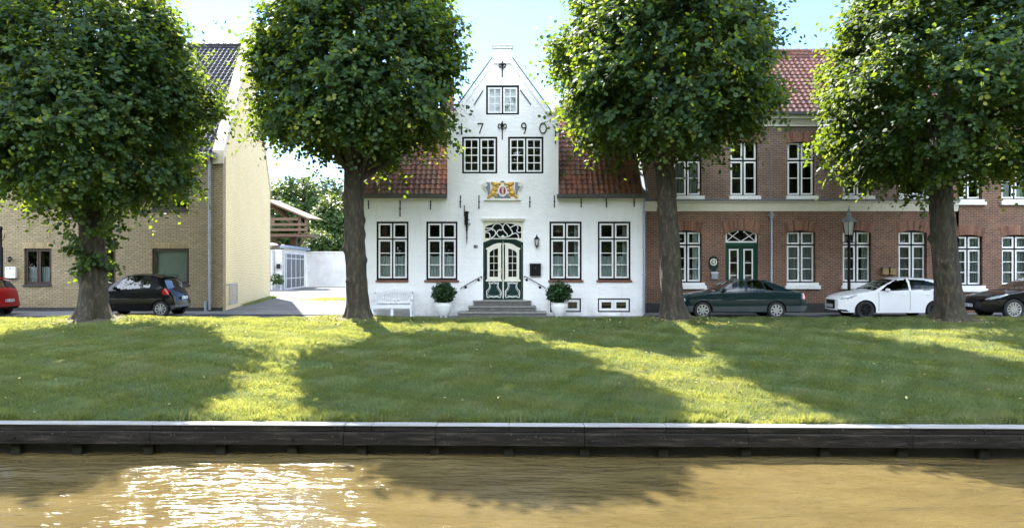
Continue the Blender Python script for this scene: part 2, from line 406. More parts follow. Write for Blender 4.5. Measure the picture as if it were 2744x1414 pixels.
M['trim'] = simple('grey_plastic_trim', (.06, .062, .062), .6); M['chrome'] = simple('chrome', (.7, .7, .72), .12, 1, .02)
M['lamp_red'] = simple('tail_lamp_red', (.45, .012, .012), .12, 0, .1, coat=1); M['lamp_clear'] = simple('head_lamp', (.42, .46, .50), .1, .4, .3, 25, coat=1)
M['plate'] = simple('number_plate', (.62, .64, .66), .4); M['seat'] = simple('car_seat', (.05, .05, .052), .8)
M['lantern_glass'] = simple('frosted_lantern_glass', (.55, .56, .54), .35, 0, .05)
rng = np.random.default_rng(7); random.seed(7)

# ------------------------------------------------------------------ the setting: ground, water, road, grass bank
WZ = -1.56
def yq(X): return 13.80 - 0.021 * np.asarray(X, dtype=float)      # back edge of the quay's cap
def bank_z(X, Y):
    X = np.asarray(X, float); Y = np.asarray(Y, float); q = np.where(np.abs(X) < 60, 13.80 - .021 * X, 13.80 - .021 * 60 * np.sign(X))
    t = np.clip((Y - q) / (24.6 - q), 0, 1)
    z = -1.03 + 1.09 * (t * 1.12 - .12 * t * t)
    z = z + .05 * np.clip((Y - 24.6) / .8, 0, 1) - .17 * np.clip((Y - 25.6) / .7, 0, 1)
    z += .02 * np.sin(X * .9 + Y) * np.sin(Y * 1.3) * np.minimum(1, t * 4) * (Y < 25.5)
    for tx, ty, k in ((-13.9, 24.9, .10), (-5.2, 25.1, .07), (5.35, 25.1, .07), (14.6, 24.8, .08)):
        d2 = (X - tx) ** 2 + (Y - ty) ** 2; z = z + k * np.exp(-d2 / 1.6)
    return z
xs = np.concatenate([[-600, -250, -120, -80], np.arange(-60, 60.01, .4), [80, 120, 250, 600]])
us = np.linspace(0, 1, 46)
Xg, Ug = np.meshgrid(xs, us); Q = 13.80 - .021 * np.clip(Xg, -60, 60) - .02
Yg = Q + (26.4 - Q) * Ug; Zg = bank_z(Xg, Yg)
nx, nu = len(xs), len(us)
idx = np.arange(nx * nu).reshape(nu, nx)
Fq = np.stack([idx[:-1, :-1], idx[:-1, 1:], idx[1:, 1:], idx[1:, :-1]], -1).reshape(-1, 4)
o = np_mesh('grass_bank', np.stack([Xg, Yg, Zg], -1).reshape(-1, 3), Fq, M['turf'], smooth=True); tag(o, kind='structure')
b = MB(); b.quad((-600, 26.3, -.09), (600, 26.3, -.09), (600, 900, -.09), (-600, 900, -.09))
b.quad((-600, -600, .15), (600, -600, .15), (600, .6, .15), (-600, .6, .15)); b.quad((-600, .6, .15), (600, .6, .15), (600, 2.2, -1.1), (-600, 2.2, -1.1))
b.quad((-600, 2.2, -1.1), (600, 2.2, -1.1), (600, 2.2, -3), (-600, 2.2, -3))
tag(b.build('ground', M['soil']), kind='structure')
b = MB(); b.box(-600, 600, 25.9, 29.3, -.3, -.035); tag(b.build('road', M['asphalt']), kind='structure')
b = MB(); b.box(-7.1, 5.25, 27.35, 28.6, -.3, 0); b.box(-600, -12.35, 29.32, 32, -.3, -.002); b.box(5.26, 600, 29.32, 31, -.3, -.002)
tag(b.build('pavement', M['pave'], bevel=.015), kind='structure')
b = MB(); b.quad((-12.34, 29.3, -.004), (-5, 29.3, -.004), (-5, 70, -.004), (-32, 70, -.004), (-32, 62, -.004), (-15.4, 47.5, -.004))
tag(b.build('driveway', M['driveway']), kind='structure')
# water: gentle real waves, fine ripples in the material
xw = np.concatenate([[-600, -200, -80, -40], np.arange(-18, 18.01, .11), [40, 80, 200, 600]])
yw = np.concatenate([[2.1, 5, 7], np.arange(8.6, 14.6, .05)])
Xg, Yg = np.meshgrid(xw, yw); Zg = np.zeros_like(Xg)
wr = np.random.default_rng(3)
for k in range(16):
    lam = wr.uniform(.35, 2.2); th = wr.normal(math.pi / 2, .42); a = .0036 * lam ** .8
    kx, ky = 2 * math.pi / lam * math.cos(th), 2 * math.pi / lam * math.sin(th)
    Zg += a * np.sin(kx * Xg + ky * Yg + wr.uniform(0, 6.28) + .8 * np.sin(.35 * Xg + .2 * k))
Zg = WZ + Zg * (np.abs(Xg) < 19)
nx, nu = len(xw), len(yw); idx = np.arange(nx * nu).reshape(nu, nx)
Fq = np.stack([idx[:-1, :-1], idx[:-1, 1:], idx[1:, 1:], idx[1:, :-1]], -1).reshape(-1, 4)
tag(np_mesh('water', np.stack([Xg, Yg, Zg], -1).reshape(-1, 3), Fq, M['water'], smooth=True), kind='structure')

# grass blades
def on_bank(n, y0=0, y1=25.75):
    Y = rng.uniform(13.5, y1, n); hw = Y * .86; X = rng.uniform(-1, 1, n) * hw
    k = (Y > yq(X) + y0) & (np.abs(X) < 26); return X[k], Y[k]
X, Y = on_bank(900000); k = np.ones(len(X), bool)
for tx, ty, r in ((-13.9, 24.9, .95), (-5.2, 25.1, .7), (5.35, 25.1, .8), (14.6, 24.8, .85)):
    d = np.hypot(X - tx, Y - ty) + rng.normal(0, .18, len(X)); k &= (d > r)
X, Y = X[k], Y[k]; n = len(X); Z = bank_z(X, Y)
clump = np.sin(X * 2.1 + 1.3 * np.sin(Y * 1.7)) * np.sin(Y * 2.6 + np.sin(X * 1.9)) + .6 * np.sin(X * 7 + Y * 3) * np.sin(Y * 8 - X * 2)
h = (.05 + .03 * rng.random(n) + .034 * np.clip(clump, -1, 1.4)) * (1 + (.6 + 1.1 * np.clip(np.sin(X * 3.7) + np.sin(X * 9.1 + 1), 0, 2)) * (Y < yq(X) + .2))
h = np.clip(h, .02, .22)
a = rng.uniform(0, 6.28, n); wd = rng.uniform(.006, .012, n); lean = rng.uniform(.2, 1.1, n) * h; la = a + rng.normal(1.57, .5, n)
la2 = .8 * np.sin(X * 3.1 + 2 * np.sin(Y * 2)) + .9 * np.sin(Y * 4.1 + X) ; la = np.where(rng.random(n) < .6, la2 * 1.5, la)
V = np.empty((n, 3, 3))
V[:, 0] = np.stack([X - np.cos(a) * wd, Y - np.sin(a) * wd, Z - .01], -1); V[:, 1] = np.stack([X + np.cos(a) * wd, Y + np.sin(a) * wd, Z - .01], -1)
V[:, 2] = np.stack([X + np.cos(la) * lean, Y + np.sin(la) * lean, Z + h], -1)
att = np.clip(rng.normal(.42, .2, n) + .22 * clump, 0, 1)
o = np_mesh('grass', V.reshape(-1, 3), np.arange(n * 3).reshape(-1, 3), M['blade'], attr=att)
tag(o, 'short mown grass covering the sloping canal bank', 'grass', kind='stuff')
# worn soil and leaf litter between the roots
for tx, ty, r in ((-13.9, 24.75, 1.0), (-5.2, 24.95, .75), (5.35, 24.95, .85), (14.6, 24.65, .9)):
    na, nr_ = 40, 6; V = [(tx, ty, float(bank_z(tx, ty)) + .03)]; Fc = []
    for k in range(1, nr_ + 1):
        for j in range(na):
            a = 2*math.pi*j/na; rr = r * k/nr_ * (1 + .2*math.sin(3*a + tx) + .12*math.sin(7*a + 2*tx)); x, y = tx + rr*math.cos(a)*1.25, ty + rr*math.sin(a)*.9
            V.append((x, y, float(bank_z(x, y)) + .03 * (1 - (k/nr_)**3) - .012 * (k == nr_)))
    for j in range(na): Fc.append((0, 1 + j, 1 + (j+1) % na))
    for k in range(nr_ - 1):
        for j in range(na): Fc.append((1 + k*na + j, 1 + (k+1)*na + j, 1 + (k+1)*na + (j+1) % na, 1 + k*na + (j+1) % na))
    b = MB(); b.v = V; b.f = Fc; b.m = [0]*len(Fc); tag(b.build('bare_soil', M['litter'], smooth=True), kind='structure')
# fallen leaves
n = 2600; X, Y = on_bank(n * 2, .1, 25.7); X, Y = X[:n], Y[:n]
ti = rng.integers(0, 4, n); TX = np.array([-13.9, -5.2, 5.35, 14.6])[ti]
near = rng.random(n) < .7; X = np.where(near, TX + rng.normal(0, 1.5, n), X); Y = np.where(near, np.clip(25 + rng.normal(-.3, .7, n), 15, 25.7), Y)
n = len(X); Z = bank_z(X, Y) + rng.uniform(.01, .06, n); a = rng.uniform(0, 6.28, n); s = rng.uniform(.02, .042, n)
u = np.stack([np.cos(a), np.sin(a), rng.normal(0, .4, n)], -1) * s[:, None]; v = np.stack([-np.sin(a), np.cos(a), rng.normal(0, .4, n)], -1) * s[:, None] * .8
c = np.stack([X, Y, Z], -1); V = np.stack([c - u, c - v, c + u, c + v], 1).reshape(-1, 3)
tag(np_mesh('fallen_leaves', V, np.arange(n * 4).reshape(-1, 4), M['fallen'], attr=rng.random(n)), 'yellow fallen leaves scattered on the grass bank', 'leaves', kind='stuff')

# ------------------------------------------------------------------ timber quay wall (slightly out of parallel with the street)
quay = thing('timber_quay_wall', 'dark tarred timber quay wall with pale cap boards along the water', 'quay wall', (0, 13.5, WZ))
def qbox(mb, x0, x1, d0, d1, z0, z1):   # d: metres in front of the grass edge
    i = len(mb.v); mb.box(x0, x1, 0, 1, z0, z1)
    for k in range(i, i + 8):
        x, y, z = mb.v[k]; mb.v[k] = (x, float(yq(x)) - (d1 if y == 0 else d0), z)
seams = [-60, -40, -30, -22] + [PX(x, 13.5) for x in (-470, -60, 396, 474, 920, 994, 1168, 1364, 1566, 1786, 1999, 2190, 2430, 2624, 2900, 3300)] + [30, 40, 60]
for k in range(len(seams) - 1):
    b = MB(); j = random.uniform(-.008, .008); qbox(b, seams[k] + .004, seams[k+1] - .004, 0, .29 + j, -1.022, -1.0 + j*.5)
    b.build('cap_board', M['cap'], quay, bevel=.008)
for k in range(len(seams) - 1):
    b = MB(); j = random.uniform(-.008, .008); qbox(b, seams[k] + .003, seams[k+1] - .003, .10, .270 + j, -1.125, -1.024)
    b.build('upper_beam', M['timber'], quay, bevel=.012)
s2 = seams[::2] + [seams[-1]]
for k in range(len(s2) - 1):
    b = MB(); qbox(b, s2[k] + .003, s2[k+1] - .003, .10, .36, -1.355, -1.128); b.build('lower_beam', M['timber'], quay, bevel=.012)
b = MB(); qbox(b, -60, 60, .02, .09, -3.2, -1.06); b.build('backing_boards', M['plinth'], quay)
px = [-380, -185, 10, 181, 378, 577, 773, 963, 1163, 1363, 1568, 1780, 2001, 2211, 2417, 2633, 2850, 3060]
for p in px:
    x = PX(p, 13.45); b = MB(); qbox(b, x - .09, x + .09, .10, .24, -3.1, -1.358); b.build('post', M['post_wood'], quay, bevel=.02)
for p in px[::2]:
    x = PX(p + 8, 13.45); b = MB(); y = float(yq(x)) - .36; b.lathe((x, y - .02, -1.24), [(.0, 0), (.028, 0), (.028, .03), (0, .03)][::-1], 10, 'y'); b.build('bolt', M['iron'], quay)

# ------------------------------------------------------------------ windows, arches, roofs
def arc_pts(X0, X1, Zs, rise, n=10):
    if rise <= 0: return [(X1, Zs), (X0, Zs)]
    w = (X1 - X0) / 2; r = (w * w + rise * rise) / (2 * rise); c = (X0 + X1) / 2; zc = Zs + rise - r; a = math.asin(w / r)
    return [(c + r * math.sin(a - 2*a*k/n), zc + r * math.cos(a - 2*a*k/n)) for k in range(n + 1)]
def sash(mb, X0, X1, Z0, Z1, y, t, rows=1, cols=1, bar=.03, dep=.05, bars=None):
    mb.box(X0, X0 + t, y, y + dep, Z0, Z1); mb.box(X1 - t, X1, y, y + dep, Z0, Z1)
    mb.box(X0 + t, X1 - t, y, y + dep, Z1 - t, Z1); mb.box(X0 + t, X1 - t, y, y + dep, Z0, Z0 + t)
    zs = bars if bars is not None else [Z0 + t + (Z1 - Z0 - 2*t) * k / rows for k in range(1, rows)]
    for z in zs: mb.box(X0 + t, X1 - t, y + .008, y + dep - .01, z - bar/2, z + bar/2)
    for k in range(1, cols):
        x = X0 + t + (X1 - X0 - 2*t) * k / cols; mb.box(x - bar/2, x + bar/2, y + .004, y + dep - .006, Z0 + t, Z1 - t)
def curtain_mesh(mb, X0, X1, Z0, Z1, y, n=None, amp=.025, ruff=0):
    n = n or max(8, int((X1 - X0) * 40)); ph = random.uniform(0, 6)
    for k in range(n):
        a, c = X0 + (X1-X0)*k/n, X0 + (X1-X0)*(k+1)/n
        f = lambda x: y + amp * math.sin(x * 38 + ph) + amp * .5 * math.sin(x * 91 + ph * 2)
        mb.quad((a, f(a), Z0), (c, f(c), Z0), (c, f(c), Z1 - ruff * abs(math.sin(c * 9))), (a, f(a), Z1 - ruff * abs(math.sin(a * 9))))
def window(parent, Yf, px0, px1, py0, py1, holes, frame, sashmat, t=.07, ts=.06, setb=.05, rise=0, transom=None, rows=(1, 3), cols=1, mid=.05,
           curtain=None, single=False, sill=None, bar=.03, reveal=.14, lower_bars=None, casements=2):
    X0, X1, Z1, Z0 = PX(px0, Yf), PX(px1, Yf), PZ(py0, Yf), PZ(py1, Yf)
    out = [(X0, Z0), (X1, Z0)] + arc_pts(X0, X1, Z1 - rise, rise)
    holes.append(out)
    Zt = Z1 - rise
    xi0, xi1, zi0, zi1 = X0 + t, X1 - t, Z0 + t, Zt - (t if not rise else t * .35)
    rects = []
    if casements == 1: cs = [(xi0, xi1)]
    else: xm = (xi0 + xi1) / 2; cs = [(xi0, xm - mid/2), (xm + mid/2, xi1)]
    if transom is None: zr = [(zi0, zi1, rows[0])]
    else:
        zt = PZ(transom, Yf); zr = [(zt + mid/2, zi1, rows[0]), (zi0, zt - mid/2, rows[1])]
    for a, c in cs:
        for z0, z1, r in zr: rects.append((a, c, z0, z1, r))
    y = Yf + setb
    b = MB(); b.prism(out, y, y + .07, holes=[[(a, z0), (c, z0), (c, z1), (a, z1)] for a, c, z0, z1, r in rects])
    # reveal and dark room behind
    win = b.build('window', frame, parent)
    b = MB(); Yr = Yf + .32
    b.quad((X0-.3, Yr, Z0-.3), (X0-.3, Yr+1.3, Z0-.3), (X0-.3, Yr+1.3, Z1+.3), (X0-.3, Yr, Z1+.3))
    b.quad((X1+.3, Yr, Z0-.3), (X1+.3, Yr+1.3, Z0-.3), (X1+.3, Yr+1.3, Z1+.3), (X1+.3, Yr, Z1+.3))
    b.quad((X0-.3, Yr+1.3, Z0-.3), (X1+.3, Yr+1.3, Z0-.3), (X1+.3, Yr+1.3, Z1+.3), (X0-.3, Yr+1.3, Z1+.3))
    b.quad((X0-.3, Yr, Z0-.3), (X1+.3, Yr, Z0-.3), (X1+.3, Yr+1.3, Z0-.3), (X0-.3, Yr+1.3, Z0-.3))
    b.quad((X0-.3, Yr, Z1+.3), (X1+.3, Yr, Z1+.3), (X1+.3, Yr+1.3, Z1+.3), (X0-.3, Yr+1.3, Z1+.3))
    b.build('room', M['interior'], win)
    b = MB(); p = MB()
    for a, c, z0, z1, r in rects:
        e = .004
        sash(b, a + e, c - e, z0 + e, z1 - e, y - .012, ts, r, cols, bar, .055)
        p.quad((a + ts*.6, y + .02, z0 + ts*.6), (c - ts*.6, y + .02, z0 + ts*.6), (c - ts*.6, y + .02, z1 - ts*.6), (a + ts*.6, y + .02, z1 - ts*.6))
    b.build('sash', sashmat, win); p.build('pane', M['glass'], win)
    if curtain:
        kind, frac = curtain
        b = MB(); yc = Yf + .24
        if kind == 'half': curtain_mesh(b, X0 + .03, X1 - .03, Z0, Z0 + (Z1 - Z0) * frac, yc, ruff=.03); m = M['curtain']
        elif kind == 'full': curtain_mesh(b, X0 + .02, X1 - .02, Z0, Z1, yc, amp=.04); m = M['curtain_grey']
        elif kind == 'sides':
            wv = (X1 - X0) * frac; curtain_mesh(b, X0, X0 + wv, Z0, Z1, yc); curtain_mesh(b, X1 - wv, X1, Z0, Z1, yc); m = M['curtain']
        elif kind == 'blind': b.quad((X0, yc, Z0), (X1, yc, Z0), (X1, yc, Z1), (X0, yc, Z1)); m = M['blind']
        elif kind == 'halfside':
            curtain_mesh(b, X0 + .03, X1 - .03, Z0, Z0 + (Z1 - Z0) * frac, yc, ruff=.03); curtain_mesh(b, X1 - .26, X1, Z0, Z1, yc + .09); m = M['curtain']
        b.build('curtain', m, win)
    if sill:
        sx0, sx1, sy0, sy1, dep, sm = sill
        b = MB(); b.box(PX(sx0, Yf), PX(sx1, Yf), Yf - dep, Yf + setb, PZ(sy1, Yf), PZ(sy0, Yf))
        if dep > .09: b.box(PX(sx0 + 4, Yf), PX(sx1 - 4, Yf), Yf - dep * .55, Yf + setb + .02, PZ(sy0, Yf) + .002, Z0)
        b.build('sill', sm, win, bevel=.008)
    return win
def brick_arch(parent, Yf, px0, px1, top, bot, rise, mat, flare=.12, n=None):
    """fan of standing bricks over an opening; bottom follows the opening's arc"""
    X0, X1, Zb, Zt = PX(px0, Yf), PX(px1, Yf), PZ(bot, Yf), PZ(top, Yf); h = Zt - Zb
    n = n or int((X1 - X0) / .075); b = MB(); att = []
    w = (X1 - X0) / 2; c = (X0 + X1) / 2
    def zb(u): return Zb - rise * u * u
    for k in range(n):
        u0, u1 = -1 + 2*k/n + .012, -1 + 2*(k+1)/n - .012
        q = [(c + w*u0, zb(u0)), (c + w*u1, zb(u1)), (c + (w + flare)*u1, zb(u1) + h), (c + (w + flare)*u0, zb(u0) + h)]
        b.prism(q, Yf - .006 - random.uniform(0, .004), Yf + .05, back=False)
        att += [random.random()] * (len(b.f) - len(att))
    b.build('brick_arch', mat, parent, attr=att)
def pantiles(name, mat, parent, X0, X1, ye, ze, yr, zr, cw=.21, rl=.28, skew=0, h=.045, back=True, clip=None):
    """real S-profile tiles from the eave (ye, ze) to the ridge (yr, zr)"""
    Ls = math.hypot(yr - ye, zr - ze); nr = max(1, round(Ls / rl)); nc = max(1, round((X1 - X0) / cw))
    uy, uz = (yr - ye) / Ls, (zr - ze) / Ls; ny, nz = -uz, uy
    if nz < 0: ny, nz = -ny, -nz
    prof = [(0, .75), (.16, 1), (.34, .55), (.52, .05), (.74, 0), (.9, .35), (1.04, .72)]
    V = []; Fc = []; att = []
    w = (X1 - X0) / nc; L = Ls / nr
    for r in range(nr):
        for c in range(nc):
            x = X0 + c * w
            if clip and x + w > clip(ye + uy * (r + .5) * L): continue
            jit = random.uniform(-.006, .006); i = len(V)
            for s_, lift in ((r * L - .03 + jit, .035), ((r + 1) * L + .01, .0)):
                for pu, pv in prof:
                    hh = h * pv + lift
                    V.append((x + pu * w, ye + uy * s_ + ny * hh, ze + uz * s_ + nz * hh))
            for pu, pv in prof:      # front lip
                s_ = r * L - .03 + jit; hh = h * pv + .035 - .026
                V.append((x + pu * w, ye + uy * s_ + ny * hh, ze + uz * s_ + nz * hh))
            n = len(prof); a = random.random()
            for k in range(n - 1):
                Fc.append((i+k, i+k+1, i+n+k+1, i+n+k)); Fc.append((i+2*n+k, i+2*n+k+1, i+k+1, i+k)); att += [a, a]
    b = MB(); b.v = V; b.f = Fc; b.m = [0] * len(Fc)
    b.quad((X0, ye, ze), (clip(ye) if clip else X1, ye, ze), (clip(yr) if clip else X1, yr, zr), (X0, yr, zr)); att.append(.3)
    if clip: b.quad((X0, yr, zr), (clip(yr), yr, zr), (clip(2*yr - ye), 2*yr - ye, ze), (X0, 2*yr - ye, ze)); att.append(.3); back = False; X1 = clip(yr)
    if back:
        b.quad((X0, yr, zr), (X1, yr, zr), (X1, 2*yr - ye, ze), (X0, 2*yr - ye, ze)); att.append(.3)
    o = b.build(name, mat, parent, attr=att)
    b = MB(); k = int((X1 - X0) / .36)
    for j in range(k):
        a = X0 + (X1 - X0) * j / k; c = X0 + (X1 - X0) * (j + 1) / k + .03
        b.tube([(a, yr, zr + .02), (c, yr, zr + .035)], [.10, .115], 8)
    b.build('ridge_tiles', mat, o, attr=[random.random() for _ in b.f])
    return o
def wall(parent, Yf, poly, holes, mat, thick=.32, name='wall'):
    b = MB(); b.prism(poly, Yf, Yf + thick, holes=holes, back=False); return b.build(name, mat, parent)
def tie(b, x, y0, y1, Yf, knob=True):
    X = PX(x, Yf); z0, z1 = PZ(y0, Yf), PZ(y1, Yf)
    b.tube([(X, Yf - .035, z0), (X, Yf - .03, (z0+z1)/2), (X, Yf - .035, z1)], [.022, .016, .022], 6)
    if knob: b.tube([(X, Yf - .06, z0 + .45*(z1-z0)), (X, Yf - .06, z0 + .55*(z1-z0))], .032, 6)
def P2(pts, Yf, ox=0, oy=0, s=1): return [(PX(ox + x / s, Yf), PZ(oy + y / s, Yf)) for x, y in pts]
def smooth_pts(pts, n=6, closed=False):
    out = []; m = len(pts)
    for i in range(m if closed else m - 1):
        g = (lambda k: pts[k % m]) if closed else (lambda k: pts[max(0, min(m - 1, k))])
        p0, p1, p2, p3 = g(i-1), g(i), g(i+1), g(i+2)
        for k in range(n):
            t = k / n
            out.append(tuple(.5 * ((2*b_) + (-a_+c_)*t + (2*a_-5*b_+4*c_-d_)*t*t + (-a_+3*b_-3*c_+d_)*t**3) for a_, b_, c_, d_ in zip(p0, p1, p2, p3)))
    if not closed: out.append(tuple(pts[-1]))
    return out

# ================================================================== the white gabled house
WY = 28.55
wh = thing('gabled_house', 'white plastered house with a tall stepped-cap gable, iron year numerals and dark green door', 'house', (PX(1348, WY), WY, 0))
holes = []
K = dict(frame=M['black'], sashmat=M['white'])
sl_ = lambda a, c: (a, c, 750, 755.6, .07, M['sill_brick'])
window(wh, WY, 1008.8, 1094.7, 593.4, 750, holes, transom=640.3, rows=(1, 3), curtain=('half', .42), sill=sl_(1007, 1095), **K)
window(wh, WY, 1142, 1225.8, 593.4, 750, holes, transom=640.3, rows=(1, 3), curtain=('half', .42), sill=sl_(1137, 1230), **K)
window(wh, WY, 1472.3, 1558.9, 593.4, 750, holes, transom=640.3, rows=(1, 3), curtain=('halfside', .42), sill=sl_(1469, 1563), **K)
window(wh, WY, 1602, 1690, 593.4, 750, holes, transom=640.3, rows=(1, 3), curtain=('halfside', .42), sill=sl_(1598, 1693.5), **K)
window(wh, WY, 1238, 1332.7, 366.4, 465, holes, rows=(4,), cols=2, ts=.055, bar=.035, curtain=None, **K)
window(wh, WY, 1361.3, 1456.4, 366.4, 465, holes, rows=(4,), cols=2, ts=.055, bar=.035, curtain=None, **K)
window(wh, WY, 1302.3, 1391, 229, 307.7, holes, rows=(3,), cols=2, ts=.055, bar=.035, curtain=('blind', 1), **K)
window(wh, WY, 1602, 1688.5, 799, 836, holes, rows=(1,), t=.05, ts=.09, curtain=None, casements=2, mid=.001, **K)
window(wh, WY, 1473.9, 1557, 799, 836, holes, rows=(1,), t=.05, ts=.09, curtain=None, casements=2, mid=.001, **K)
dx0, dx1, dzt, dzb = PX(1294.5, WY), PX(1402, WY), PZ(592.6, WY), PZ(803, WY)
holes.append([(dx0, dzb), (dx1, dzb), (dx1, dzt), (dx0, dzt)])
facade = [(926, 850), (1728.5, 850), (1728.5, 528), (1496.5, 528), (1496.5, 303), (1476.5, 299), (1370.8, 154), (1370.8, 131), (1321.5, 131), (1321.5, 154), (1216, 299), (1198.6, 303), (1198.6, 528), (926, 528)]
wall(wh, WY, P2(facade, WY), holes, M['plaster'])
b = MB()   # side and rear walls
xl, xr = PX(926, WY), PX(1728.5, WY); ez = PZ(528, WY)
b.box(xl, xl + .3, WY + .322, 35.2, -.1, ez); b.box(xr - .3, xr, WY + .322, 35.2, -.1, ez); b.box(xl + .3, xr - .3, 34.9, 35.2, -.1, ez)
b.box(PX(1198.6, WY), PX(1198.6, WY) + .25, WY + .322, 31.5, ez, PZ(304, WY)); b.box(PX(1496.5, WY) - .25, PX(1496.5, WY), WY + .322, 31.5, ez, PZ(304, WY))
for X in (xl, xr - .3): b.prism([(WY + .33, ez), (35.2, ez), (31.85, 8.35)], X, X + .3, axis='x')
b.build('side_wall', M['plaster'], wh)
b = MB()
b.prism(P2([(1216, 299), (1321.5, 154), (1321.5, 131), (1370.8, 131), (1370.8, 154), (1476.5, 299), (1461, 299), (1369, 171.5), (1323, 171.5), (1231, 299)], WY), WY - .035, WY)
b.build('gable_border', M['plaster'], wh)
b = MB()
b.box(PX(1317.5, WY), PX(1374.5, WY), WY - .12, WY + .44, PZ(125, WY), PZ(121.5, WY)); b.box(PX(1319.5, WY), PX(1372.5, WY), WY - .08, WY + .40, PZ(131, WY), PZ(125, WY) - .001)
b.build('gable_cap', M['plaster'], wh)
for s_ in (0, 1):
    b = MB(); a, c = (1200, 1230) if s_ == 0 else (1462, 1501)
    if s_ == 0: a = 1195
    b.box(PX(a, WY), PX(c, WY), WY - .10, WY - .036, PZ(304.5, WY), PZ(300, WY)); b.box(PX(a + 3, WY), PX(c - 3, WY), WY - .07, WY - .036, PZ(308, WY), PZ(304.6, WY))
    b.build('shoulder_moulding', M['cream'], wh)
for (xa, ya), (xb_, yb) in (((1214.5, 299), (1320.2, 154)), ((1478, 299), (1372.2, 154))):
    b = MB(); A, B_ = (PX(xa, WY), PZ(ya, WY)), (PX(xb_, WY), PZ(yb, WY)); d = Vector((B_[0]-A[0], B_[1]-A[1])).normalized(); nn = Vector((-d.y, d.x)) if xa < 1300 else Vector((d.y, -d.x))
    b.prism([A, B_, (B_[0] + nn.x*.025, B_[1] + nn.y*.025), (A[0] + nn.x*.025, A[1] + nn.y*.025)], WY - .05, WY + .36)
    b.build('gable_coping', M['lead'], wh)
b = MB()
for x, y0, y1 in ((1072.4, 537.7, 581), (1154, 537.7, 562), (1234, 524, 557), (1283.6, 523.5, 559), (1419.6, 527, 556), (1485.3, 524, 556), (1557, 531.6, 556), (1624.6, 531, 556), (1699, 531, 554), (1207, 348.6, 387), (1488, 348.6, 385.5), (988, 537, 560)):
    b = MB(); tie(b, x, y0, y1, WY); b.build('wall_tie', M['iron'], wh)
for (x0, y0), (x1, y1) in (((1294.6, 243.2), (1270.2, 281.9)), ((1394.3, 242.4), (1423, 281.3))):
    b = MB(); b.tube([(PX(x0, WY), WY - .03, PZ(y0, WY)), (PX(x1, WY), WY - .03, PZ(y1, WY))], .018, 6); b.build('wall_tie', M['iron'], wh)
for x in (1217, 1477.3): b = MB(); b.ell((PX(x, WY), WY - .02, PZ(319.5, WY)), (.02, .03, .02), 8, 5); b.build('wall_tie', M['iron'], wh)
def fleur(x, y0, y1, wpx, name='ornamental_anchor'):
    b = MB(); X = PX(x, WY); z0, z1 = PZ(y1, WY), PZ(y0, WY); h = z1 - z0; y = WY - .045; w_ = wpx * WY / F / 2
    b.tube([(X, y, z0), (X, y, z1 - .12)], [.02, .022], 8); b.lathe((X, y, z1 - .2), [(0, 0), (.035, .03), (.05, .09), (.03, .15), (.0, .22)], 8)
    b.tube([(X - .06, y - .01, z1 - h * .43), (X + .06, y - .01, z1 - h * .43)], .018, 6)
    for s_ in (-1, 1):
        pts = [(X, y, z1 - h*.46), (X + s_*w_*.35, y, z1 - h*.22), (X + s_*w_*.8, y, z1 - h*.16), (X + s_*w_, y, z1 - h*.30), (X + s_*w_*.75, y, z1 - h*.40), (X + s_*w_*.5, y, z1 - h*.33)]
        b.tube(smooth_pts(pts, 5), .019, 6)
    b.build(name, M['iron'], wh)
fleur(1346, 325, 375, 22); fleur(1346.3, 164.5, 207, 18)
def numeral(strokes, lab):
    b = MB()
    for st in strokes:
        q = [(PX(x, WY), WY - .03, PZ(y, WY)) for x, y in st]
        b.tube(smooth_pts(q, 6) if len(q) > 2 else q, .021, 6)
    tag(b.build('numeral', M['iron'], wh), lab)
numeral([[(1237.3, 330.6), (1237.3, 359)], [(1235, 359), (1240, 359)], [(1235.2, 345), (1239.5, 345)]], 'iron numeral 1')
b = MB()
for st in ([(1280, 331.5), (1295, 331.5)], [(1295, 331.5), (1288.5, 347), (1285, 358)]):
    b.tube([(PX(x, WY), WY - .03, PZ(y, WY)) for x, y in st], .021, 6)
tag(b.build('numeral', M['iron'], wh), 'iron numeral 7')
a9 = [(1409.5, 338), (1407.5, 332.2), (1403, 330.2), (1398.8, 333), (1397.8, 338), (1400, 342.5), (1404.5, 343.6), (1408.8, 341), (1409.6, 337), (1409.4, 344), (1407, 352), (1404, 358.5)]
numeral([a9], 'iron numeral 9')
numeral([[(1455 + 8.6*math.cos(t_), 344 + 13.6*math.sin(t_)) for t_ in [k*math.pi/8 for k in range(17)]]], 'iron numeral 0')
# roofs of the white house
gut = PZ(522.5, WY)
pantiles('roof', M['tile_red'], wh, xl - .02, PX(1198.6, WY) - .02, 28.36, gut + .02, 31.85, 8.55, .205, .27)
pantiles('roof', M['tile_red'], wh, PX(1496.5, WY) + .02, xr - .02, 28.36, gut + .02, 31.85, 8.55, .205, .27)
b = MB(); X0, X1, xm = PX(1198.6, WY), PX(1496.5, WY), PX(1346, WY)
for (xa, za), (xb_, zb) in (((X0 + .02, PZ(306, WY)), (xm, PZ(150, WY) - .25)), ((X1 - .02, PZ(306, WY)), (xm, PZ(150, WY) - .25))):
    b.quad((xa, WY + .33, za - .1), (xb_, WY + .33, zb - .1), (xb_, 33.5, zb - .1), (xa, 33.5, za - .1))
b.build('wing_roof', M['tile_brown'], wh)
for a, c in ((922, 1198.4), (1492, 1734.5)):
    X0, X1 = PX(a, WY), PX(c, WY); b = MB()
    b.prism([(28.22, gut - .10), (28.24, gut - .14), (28.40, gut - .14), (28.545, gut - .12), (28.545, gut + .02), (28.42, gut + .02), (28.38, gut - .07), (28.25, gut - .07), (28.24, gut + .01), (28.2, gut + .01)], X0, X1, axis='x')
    b.build('gutter', M['lead'], wh)
